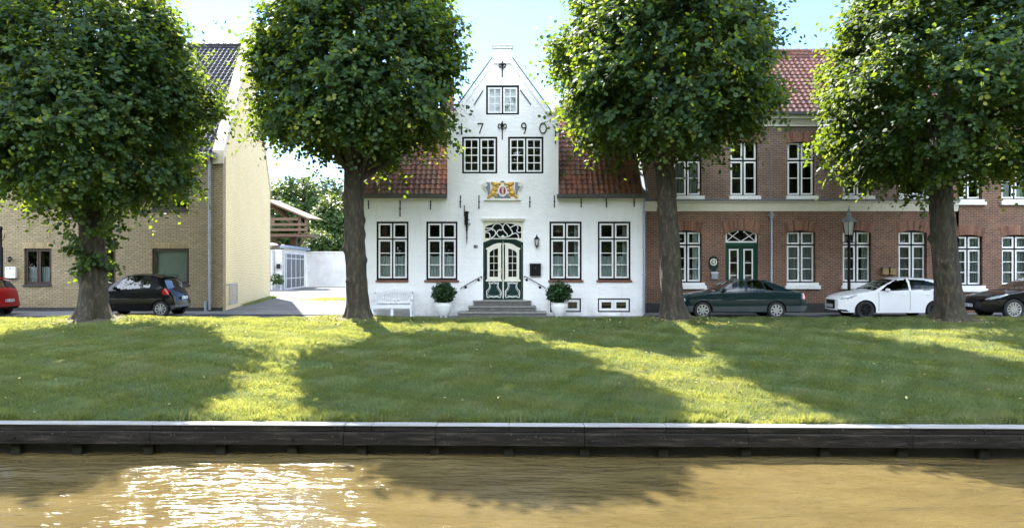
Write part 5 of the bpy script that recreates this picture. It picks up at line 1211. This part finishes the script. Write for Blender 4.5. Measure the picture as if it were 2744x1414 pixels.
# ================================================================== parked cars (front towards -x, near side towards the canal)
def inpoly(x, z, poly):
    c = False; n = len(poly); j = n - 1
    for i in range(n):
        (xi, zi), (xj, zj) = poly[i], poly[j]
        if (zi > z) != (zj > z) and x < (xj - xi) * (z - zi) / (zj - zi) + xi: c = not c
        j = i
    return c
def parked_car(label, x0, ynear, sp, paint, rimmat, rot=0):
    L, W = sp['L'], sp['W']; hw0 = W / 2
    t = thing('parked_car', label, 'car', (0, 0, 0), group='cars parked along the street')
    top = sp['top']; tx = [p[0] for p in top]; tz = [p[1] for p in top]
    ztop = lambda x: float(np.interp(x, tx, tz))
    zbelt = lambda x: float(np.interp(x, *zip(*sp['belt'])))
    sill, rw, wx = sp['sill'], sp['rw'], sp['wx']; zc = rw - .01; Ra = rw + .055
    def zlow(x):
        z = float(np.interp(x, [0, .12, .35, L - .35, L - .12, L], [sill + .08, sill + .01, sill, sill, sill + .04, sill + .14]))
        for c in wx:
            d = abs(x - c)
            if d < Ra: z = max(z, zc + math.sqrt(Ra*Ra - d*d))
        return z
    def plan(x):
        f, r = sp.get('rf', .75), sp.get('rr', .6); k = 1
        if x < f: k -= sp.get('nf', .30) * ((f - x) / f) ** 2.4
        if x > L - r: k -= sp.get('nr', .20) * ((x - L + r) / r) ** 2.4
        return k
    def hw(x, z):
        u = (z - .62) / .55; s_ = 1 - .055 * u * u - (.03 if z > .9 else 0) * (z - .9)
        return hw0 * plan(x) * s_
    X = set(np.round(np.arange(0, L + .001, .026), 4)); X |= {round(L, 4), .008, L - .008}
    for c in wx: X |= {c - Ra, c + Ra, c - Ra - .001, c + Ra + .001, c}
    for s_ in sp['seams']: X |= {s_[0] - .007, s_[0] + .007}
    X = sorted(x for x in X if 0 <= x <= L)
    NB, NG, NT_ = 22, 14, 6
    rings = []
    for x in X:
        zl, zb, zt = zlow(x), zbelt(x), ztop(x)
        zt = max(zt, zb + .02); zb = max(zb, zl + .01); ze = zt - min(.055, .5 * (zt - zb)) ; hb = hw(x, zb)
        ring = []
        for k in range(NB + 1):
            z = zl + (zb - zl) * k / NB; ring.append((x, -hw(x, z), z))
        gh = ze - zb; tum = sp.get('tumble', .38); ye = hb - min(tum * gh + .02, hb * .45)
        for k in range(1, NG + 1):
            u = k / NG; ring.append((x, -(hb + (ye - hb) * (u ** 1.15)), zb + gh * u))
        for k in range(1, NT_ + 1):
            u = k / NT_; ring.append((x, -ye * (1 - u), ze + (zt - ze) * math.sin(u * math.pi / 2)))
        rings.append(ring)
    nr = len(rings[0]); groups = {}
    ws, wr_ = sp['screen'], sp['rear_screen']; bulge = sp.get('bulge', .10)
    def bend(p, side):
        x, y, z = p; e = 1 - min(1, (y / hw0) ** 2)
        if x < .35: x -= bulge * e * (1 - x / .35)
        if x > L - .3: x += sp.get('rbulge', .07) * e * (x - L + .3) / .3
        return (x, y * side, z)
    def add(tagn, pts):
        groups.setdefault(tagn, []).append(pts)
    for i in range(len(X) - 1):
        xm = (X[i] + X[i+1]) / 2
        for k in range(nr - 1):
            a, b_, c, d = rings[i][k], rings[i+1][k], rings[i+1][k+1], rings[i][k+1]
            zm = (a[2] + b_[2] + c[2] + d[2]) / 4
            if k < NB + NG:
                tg = 'body'
                for poly in sp['glass']:
                    if k >= NB - 2 and inpoly(xm, zm, poly): tg = 'side_window'
                for nm, poly in sp.get('patches', []):
                    if inpoly(xm, zm, poly): tg = nm
                if tg == 'body':
                    for sx, s0, s1 in sp['seams']:
                        if abs(xm - sx) < .0068 and s0 < zm < s1: tg = 'seam'
            else:
                tg = 'body'; ym = abs(a[1] + c[1]) / 2; edge = abs(rings[i][NB + NG][1])
                if ws[0] < xm < ws[1] and ym < edge - .05: tg = 'windscreen'
                if wr_[0] < xm < wr_[1] and ym < edge - .05: tg = 'rear_window'
            for side in (1, -1):
                q = [bend(p, side) for p in (a, b_, c, d)]
                key = tg
                if tg == 'side_window':
                    gi = [g for g, poly in enumerate(sp['glass']) if inpoly(xm, zm, poly)]; key = 'side_window|%d%d' % (gi[0] if gi else 0, side)
                elif tg in ('seam', 'cladding', 'bumper_trim', 'window_surround'): key = '%s|%d' % (tg, side)
                elif tg in ('headlight', 'tail_light'): key = '%s|%d' % (tg, side)
                add(key, q if side == 1 else q[::-1])
    # end caps
    for e, ring in ((0, rings[0]), (1, rings[-1])):
        NY = 12
        for k in range(nr - 1):
            for j in range(NY):
                u0, u1 = -1 + 2*j/NY, -1 + 2*(j+1)/NY
                q = [bend((ring[k][0], ring[k][1]*-u0, ring[k][2]), 1), bend((ring[k][0], ring[k][1]*-u1, ring[k][2]), 1), bend((ring[k+1][0], ring[k+1][1]*-u1, ring[k+1][2]), 1), bend((ring[k+1][0], ring[k+1][1]*-u0, ring[k+1][2]), 1)]
                zm = (ring[k][2] + ring[k+1][2]) / 2; um = abs(u0 + u1) / 2; tg = 'body'
                for nm, (z0, z1, v0, v1) in sp['front' if e == 0 else 'rear']:
                    if z0 < zm < z1 and v0 <= um <= v1: tg = nm
                key = tg
                if tg in ('headlight', 'tail_light'): key = '%s|%d' % (tg, 1 if u0 + u1 > 0 else -1)
                add(key, q if e == 0 else q[::-1])
    mats = {'body': paint, 'seam': M['under'], 'side_window': sp.get('sideglass', M['car_glass']), 'windscreen': M['car_glass'], 'rear_window': sp.get('sideglass', M['car_glass']), 'cladding': sp.get('cladmat', M['trim']),
            'tail_light': M['lamp_red'], 'headlight': M['lamp_clear'], 'grille': M['black'], 'window_surround': M['black'], 'bumper_trim': M['trim']}
    def make(nm, lists, mat):
        b = MB(); ids = {}; fs = []
        for q in lists:
            f = []
            for p in q:
                key = (round(p[0], 4), round(p[1], 4), round(p[2], 4))
                if key not in ids: ids[key] = len(b.v); b.v.append(p)
                f.append(ids[key])
            f2 = []
            for v in f:
                if v not in f2: f2.append(v)
            if len(f2) > 2: b.f.append(tuple(f2)); b.m.append(0)
        o = b.build(nm, mat, t, smooth=True); return o
    body = make('body', groups['body'], paint)
    for tg, fl in groups.items():
        if tg == 'body': continue
        tg = tg.split('|')[0]
        o = make(tg if tg != 'seam' else 'door_seam', fl, mats[tg])
    b = MB(); b.box(.25, L - .25, -hw0 + .30, hw0 - .30, sill + .02, .45); b.box(.5, L - .5, -hw0 + .1, hw0 - .1, sill + .01, sill + .08)
    for c in wx:
        for s_ in (-1, 1):
            n = 14; ys = sorted((s_ * (hw0 - .04), s_ * (hw0 - .32)))
            for k in range(n):
                a0, a1 = math.pi * k / n - .1, math.pi * (k+1) / n + .1; r = Ra + .004
                b.quad((c + r*math.cos(a0), ys[0], zc + r*math.sin(a0)), (c + r*math.cos(a1), ys[0], zc + r*math.sin(a1)), (c + r*math.cos(a1), ys[1], zc + r*math.sin(a1)), (c + r*math.cos(a0), ys[1], zc + r*math.sin(a0)))
    b.build('underbody', M['under'], t)
    b = MB(); zs = zbelt(L*.5) - .08
    for xx in sp['seats']:
        for s_ in (-.36, .36): b.box(xx, xx + .12, s_ - .22, s_ + .22, .4, zs + .16); b.box(xx + .02, xx + .10, s_ - .11, s_ + .11, zs + .20, zs + .38)
    b.box(sp['screen'][0] + .25, sp['screen'][1] - .05, -hw0 + .25, hw0 - .25, .5, zs + .02); b.box(sp['seats'][-1] + .1, L - .45, -hw0 + .25, hw0 - .25, .4, zs + .02)
    b.build('seats', M['seat'], t, bevel=.04)
    for c in wx:
        for s_ in (-1, 1):
            yc = s_ * (hw0 - .10); yo = s_ * (hw0 - .012); r = rw
            b = MB(); b.lathe((c, 0, r), [(r*.66, yo - s_*.012), (r*.72, yo), (r*.92, yo), (r, yo - s_*.03), (r, yo - s_*.17), (r*.9, yo - s_*.20)], 32, 'y'); wh_ = b.build('wheel', M['tyre'], t, smooth=True)
            b = MB(); b.lathe((c, 0, r), [(.01, yo - s_*.07), (r*.60, yo - s_*.07), (r*.70, yo - s_*.08)], 24, 'y'); b.build('brake_disc', M['under'], wh_)
            b = MB(); b.lathe((c, 0, r), [(r*.60, yo - s_*.02), (r*.64, yo - s_*.006), (r*.69, yo - s_*.006), (r*.70, yo - s_*.07)], 32, 'y'); ns_ = sp.get('spokes', 8)
            b.lathe((c, 0, r), [(.001, yo - s_*.012), (r*.15, yo - s_*.014), (r*.2, yo - s_*.05)], 14, 'y')
            for k in range(ns_):
                a = 2*math.pi*k/ns_ + .2; wd0, wd1 = r*sp.get('sw', (.13, .10))[0], r*sp.get('sw', (.13, .10))[1]
                ca, sa = math.cos(a), math.sin(a); y1 = yo - s_*.015; y2 = yo - s_*.05
                pts = [(c + ca*r*.14 - sa*wd0/2, r + sa*r*.14 + ca*wd0/2), (c + ca*r*.62 - sa*wd1/2, r + sa*r*.62 + ca*wd1/2), (c + ca*r*.62 + sa*wd1/2, r + sa*r*.62 - ca*wd1/2), (c + ca*r*.14 + sa*wd0/2, r + sa*r*.14 - ca*wd0/2)]
                b.quad(*[(p, y1, z) for p, z in pts])
                for e in range(4): (p, z), (p2, z2) = pts[e], pts[(e+1) % 4]; b.quad((p, y1, z), (p2, y1, z2), (p2, y2, z2), (p, y2, z))
            b.build('rim', rimmat, wh_)
    for s_ in (-1, 1):
        mx, mz = sp['mirror']; b = MB(); b.ell((mx, s_*(hw0 + .085), mz), (.085, .10, .065), 12, 8); b.tube([(mx, s_*(hw0 - .05), mz - .06), (mx, s_*(hw0 + .05), mz - .03)], .02, 6); b.build('mirror', sp.get('mirrormat', paint), t, smooth=True)
        for hx in sp['handles']:
            b = MB(); z = sp['handle_z']; y = s_*(hw(hx, z)); b.box(hx, hx + .17, y + s_*.002, y + s_*.03, z - .015, z + .015); b.build('door_handle', sp.get('handlemat', paint), t, bevel=.006)
    for nm, px_, zz in (('number_plate', -bulge - .012, sp['plate'][0]), ('number_plate', L + sp.get('rbulge', .07) + .012, sp['plate'][1])):
        b = MB(); b.box(px_ - .008, px_ + .008, -.25, .25, zz - .055, zz + .055); o = b.build(nm, M['plate'], t)
        b = MB(); s_ = -1 if px_ < 1 else 1; xx = px_ + s_*.0095
        b.box(xx - .0008, xx + .0008, -.245, -.21, zz - .05, zz + .05)
        for k in range(7):
            if k != 2: b.box(xx - .0008, xx + .0008, -.17 + k*.055, -.14 + k*.055, zz - .03, zz + .03)
        b.build('characters', M['greyblue'], o)
    if 'spoiler' in sp:
        a, z, ln = sp['spoiler']; b = MB(); b.prism([(a, z), (a + ln, z - .035), (a + ln, z - .015), (a, z + .02)], -hw0*.72, hw0*.72); 
        b2_ = MB(); b2_.v = [(q[0], q[1], q[2]) for q in b.v]; b.build('spoiler', paint, t)
    if sp.get('antenna'): a = sp['antenna']; b = MB(); b.tube([(a, 0, ztop(a) - .01), (a + .10, 0, ztop(a) + .28)], [.008, .003], 5); b.build('antenna', M['black'], t)
    t.location = (x0, ynear + hw0, -.035); t.rotation_euler = (0, 0, rot); ORI[t.name] = Vector((0, 0, 0))
    return t
SM = dict(L=3.28, W=1.66, sill=.22, rw=.305, wx=(.62, 2.80), bulge=.12, rbulge=.08, rf=.8, rr=.5, nf=.32, nr=.16,
    top=[(0, .60), (.05, .80), (.2, .94), (.5, 1.04), (.72, 1.10), (.95, 1.31), (1.25, 1.54), (1.45, 1.62), (1.9, 1.66), (2.4, 1.63), (2.78, 1.54), (2.9, 1.45), (3.05, 1.10), (3.15, .96), (3.22, .84), (3.28, .60)],
    belt=[(0, .55), (.3, .80), (.8, .98), (1.6, 1.06), (2.4, 1.12), (2.9, 1.10), (3.28, .58)],
    glass=[[(.98, 1.04), (1.10, 1.17), (1.42, 1.51), (2.05, 1.57), (2.02, 1.10)], [(2.13, 1.12), (2.15, 1.55), (2.36, 1.53), (2.40, 1.13)]],
    patches=[('tail_light', [(2.92, .84), (2.86, .94), (2.88, 1.06), (3.0, 1.08), (3.1, 1.0), (3.08, .86)]), ('headlight', [(.02, .74), (.16, .74), (.30, .90), (.18, .93), (.06, .86)]),
             ('window_surround', [(2.40, 1.1), (2.38, 1.5), (2.60, 1.5), (2.75, 1.1)]), ('bumper_trim', [(2.95, .2), (2.95, .42), (3.3, .46), (3.3, .2)])],
    seams=[(1.02, .3, 1.05), (2.10, .5, 1.5)], screen=(.76, 1.32), rear_screen=(2.86, 3.04), front=[('grille', (.42, .58, 0, .6)), ('headlight', (.7, .85, .6, 1))],
    rear=[('bumper_trim', (.2, .46, 0, 1)), ('tail_light', (.85, 1.05, .75, 1))], seats=(1.5, 2.25), mirror=(1.12, 1.10), handles=(1.85,), handle_z=.93, plate=(.5, .72), spokes=9, sw=(.12, .16), antenna=2.55, spoiler=(2.74, 1.57, .16), tumble=.30)
parked_car('small glossy black city car with red round tail lamp in front of the yellow house', -16.18, 28.38, SM, M['p_black'], M['rim'])
RD = dict(SM); RD['L'] = 3.45; RD['rim'] = 1; RD['wx'] = (.62, 2.85); RD['top'] = [(0, .60), (.05, .80), (.2, .94), (.6, 1.04), (.8, 1.10), (1.35, 1.46), (1.9, 1.53), (2.6, 1.50), (2.95, 1.44), (3.05, 1.40), (3.32, 1.08), (3.38, .98), (3.42, .62), (3.45, .5)]
RD['patches'] = [('tail_light', [(3.15, .86), (3.15, 1.0), (3.3, 1.0), (3.3, .86)]), ('bumper_trim', [(2.95, .2), (2.95, .36), (3.5, .36), (3.5, .2)])]; RD['rear_screen'] = (3.03, 3.29); RD['rear'] = [('bumper_trim', (.2, .36, 0, 1))]
RD['belt'] = [(0, .55), (.3, .80), (.8, .98), (1.6, 1.04), (2.4, 1.08), (3.0, 1.08), (3.30, 1.0), (3.45, .48)]; RD['spoiler'] = (2.95, 1.46, .12); RD['antenna'] = None; RD['plate'] = (.5, .60)
parked_car('red small car cut off by the left edge, its rear and number plate showing', PX(-20, 28.4) - 3.40, 28.35, RD, M['p_red'], M['rim'])
SD = dict(L=4.76, W=1.72, sill=.23, rw=.312, wx=(.90, 3.61), bulge=.10, rbulge=.05,
    top=[(0, .58), (.05, .72), (.2, .82), (.49, .90), (.98, .985), (1.30, 1.04), (1.55, 1.16), (2.0, 1.385), (2.25, 1.44), (2.69, 1.46), (3.2, 1.445), (3.45, 1.39), (3.80, 1.25), (4.25, 1.03), (4.55, 1.01), (4.68, .98), (4.73, .80), (4.76, .55)],
    belt=[(0, .52), (.15, .74), (.5, .84), (1.2, .94), (2.4, .97), (3.4, 1.0), (4.3, .99), (4.64, .94), (4.76, .52)],
    glass=[[(1.58, 1.0), (1.86, 1.24), (2.12, 1.375), (2.42, 1.39), (2.44, .99)], [(2.55, .99), (2.55, 1.39), (3.0, 1.385), (3.10, 1.34), (3.19, 1.0)], [(3.25, 1.01), (3.15, 1.33), (3.26, 1.29), (3.52, 1.04)]],
    patches=[('tail_light', [(4.60, .74), (4.60, .93), (4.77, .97), (4.77, .72)]), ('headlight', [(.02, .60), (.02, .74), (.22, .77), (.3, .66)]), ('cladding', [(-.1, .26), (-.1, .47), (4.9, .47), (4.9, .26)])],
    seams=[(1.52, .3, .97), (2.49, .3, 1.4), (3.40, .62, .95)], screen=(1.32, 2.02), rear_screen=(3.45, 4.22), front=[('headlight', (.58, .72, .55, 1)), ('grille', (.55, .72, 0, .35))], rear=[('tail_light', (.72, .95, .6, 1))],
    seats=(2.2, 3.1), mirror=(1.66, 1.06), handles=(2.24, 3.12), handle_z=.84, plate=(.42, .62), spokes=8, sw=(.20, .17), cladmat=simple('green_grey_cladding', (.035, .045, .045), .45))
parked_car('dark green four-door sedan with silver wheels behind the third tree', 6.12, 27.42, SD, M['p_green'], M['rim'])
WH = dict(L=4.10, W=1.74, sill=.22, rw=.325, wx=(.82, 3.39), bulge=.14, rbulge=.08, rf=.9, nf=.34, rr=.7, nr=.22,
    top=[(0, .70), (.03, .78), (.12, .85), (.35, .92), (.7, .985), (1.02, 1.035), (1.15, 1.08), (1.5, 1.27), (1.88, 1.45), (2.2, 1.51), (2.6, 1.53), (3.1, 1.50), (3.5, 1.465), (3.72, 1.41), (3.82, 1.33), (3.95, 1.10), (4.02, .95), (4.07, .70), (4.10, .45)],
    belt=[(0, .64), (.12, .77), (.5, .88), (1.1, .97), (2.0, 1.0), (3.0, 1.04), (3.6, 1.08), (3.95, .98), (4.10, .42)],
    glass=[[(1.36, 1.02), (1.64, 1.23), (1.96, 1.40), (2.4, 1.455), (2.42, 1.04)], [(2.50, 1.04), (2.48, 1.455), (3.0, 1.43), (3.35, 1.33), (3.62, 1.20), (3.42, 1.10), (3.2, 1.06)]],
    patches=[('headlight', [(.04, .68), (.24, .71), (.56, .87), (.46, .885), (.24, .83), (.08, .77)]), ('tail_light', [(3.88, .86), (3.9, .98), (4.08, .98), (4.08, .86)]), ('grille', [(-.1, .26), (-.1, .34), (.16, .34), (.30, .26)])],
    seams=[(1.30, .3, .96), (2.45, .3, 1.02), (3.30, .70, 1.05)], screen=(1.14, 1.95), rear_screen=(3.80, 3.97), front=[('grille', (.34, .68, 0, .68)), ('headlight', (.66, .79, .68, 1))], rear=[('tail_light', (.8, .95, .6, 1))],
    seats=(2.15, 2.95), mirror=(1.58, 1.06), handles=(2.16, 3.05), handle_z=.88, plate=(.46, .75), spokes=7, sw=(.14, .2), sideglass=M['dark_glass'], tumble=.36)
parked_car('white hatchback with black wheels and dark windows in front of the street lamp', 12.20, 27.45, WH, M['p_white'], M['rim_black'])
BK = dict(L=4.45, W=1.82, sill=.26, rw=.375, wx=(.95, 3.55), bulge=.16, rbulge=.06, rf=1.0, nf=.34,
    top=[(0, .66), (.05, .76), (.2, .86), (.5, .95), (.96, 1.02), (1.2, 1.06), (1.45, 1.16), (1.95, 1.42), (2.3, 1.55), (2.8, 1.60), (3.5, 1.56), (4.0, 1.42), (4.3, 1.1), (4.45, .6)],
    belt=[(0, .60), (.2, .76), (.6, .88), (1.3, 1.0), (2.5, 1.05), (4.0, 1.1), (4.45, .55)],
    glass=[[(1.6, 1.06), (1.95, 1.28), (2.3, 1.44), (2.7, 1.48), (2.7, 1.08)], [(2.78, 1.08), (2.78, 1.48), (3.5, 1.45), (3.7, 1.12)]],
    patches=[('headlight', [(.10, .72), (.34, .74), (.74, .90), (.70, .93), (.40, .87), (.14, .78)]), ('grille', [(.0, .34), (.0, .44), (.3, .48), (.34, .38)])],
    seams=[(1.42, .3, 1.02), (2.74, .3, 1.5)], screen=(1.30, 2.2), rear_screen=(4.0, 4.3), front=[('grille', (.42, .74, 0, .6)), ('headlight', (.68, .78, .7, 1))], rear=[('tail_light', (.8, .95, .6, 1))],
    seats=(2.3, 3.2), mirror=(1.75, 1.12), handles=(2.4,), handle_z=.92, plate=(.50, .75), spokes=12, sw=(.11, .13))
parked_car('black high-bonnet car cut off by the right edge, headlamp and silver wheel showing', PX(2717, 26.9) - .95, 26.85, BK, M['p_black'], M['rim'])
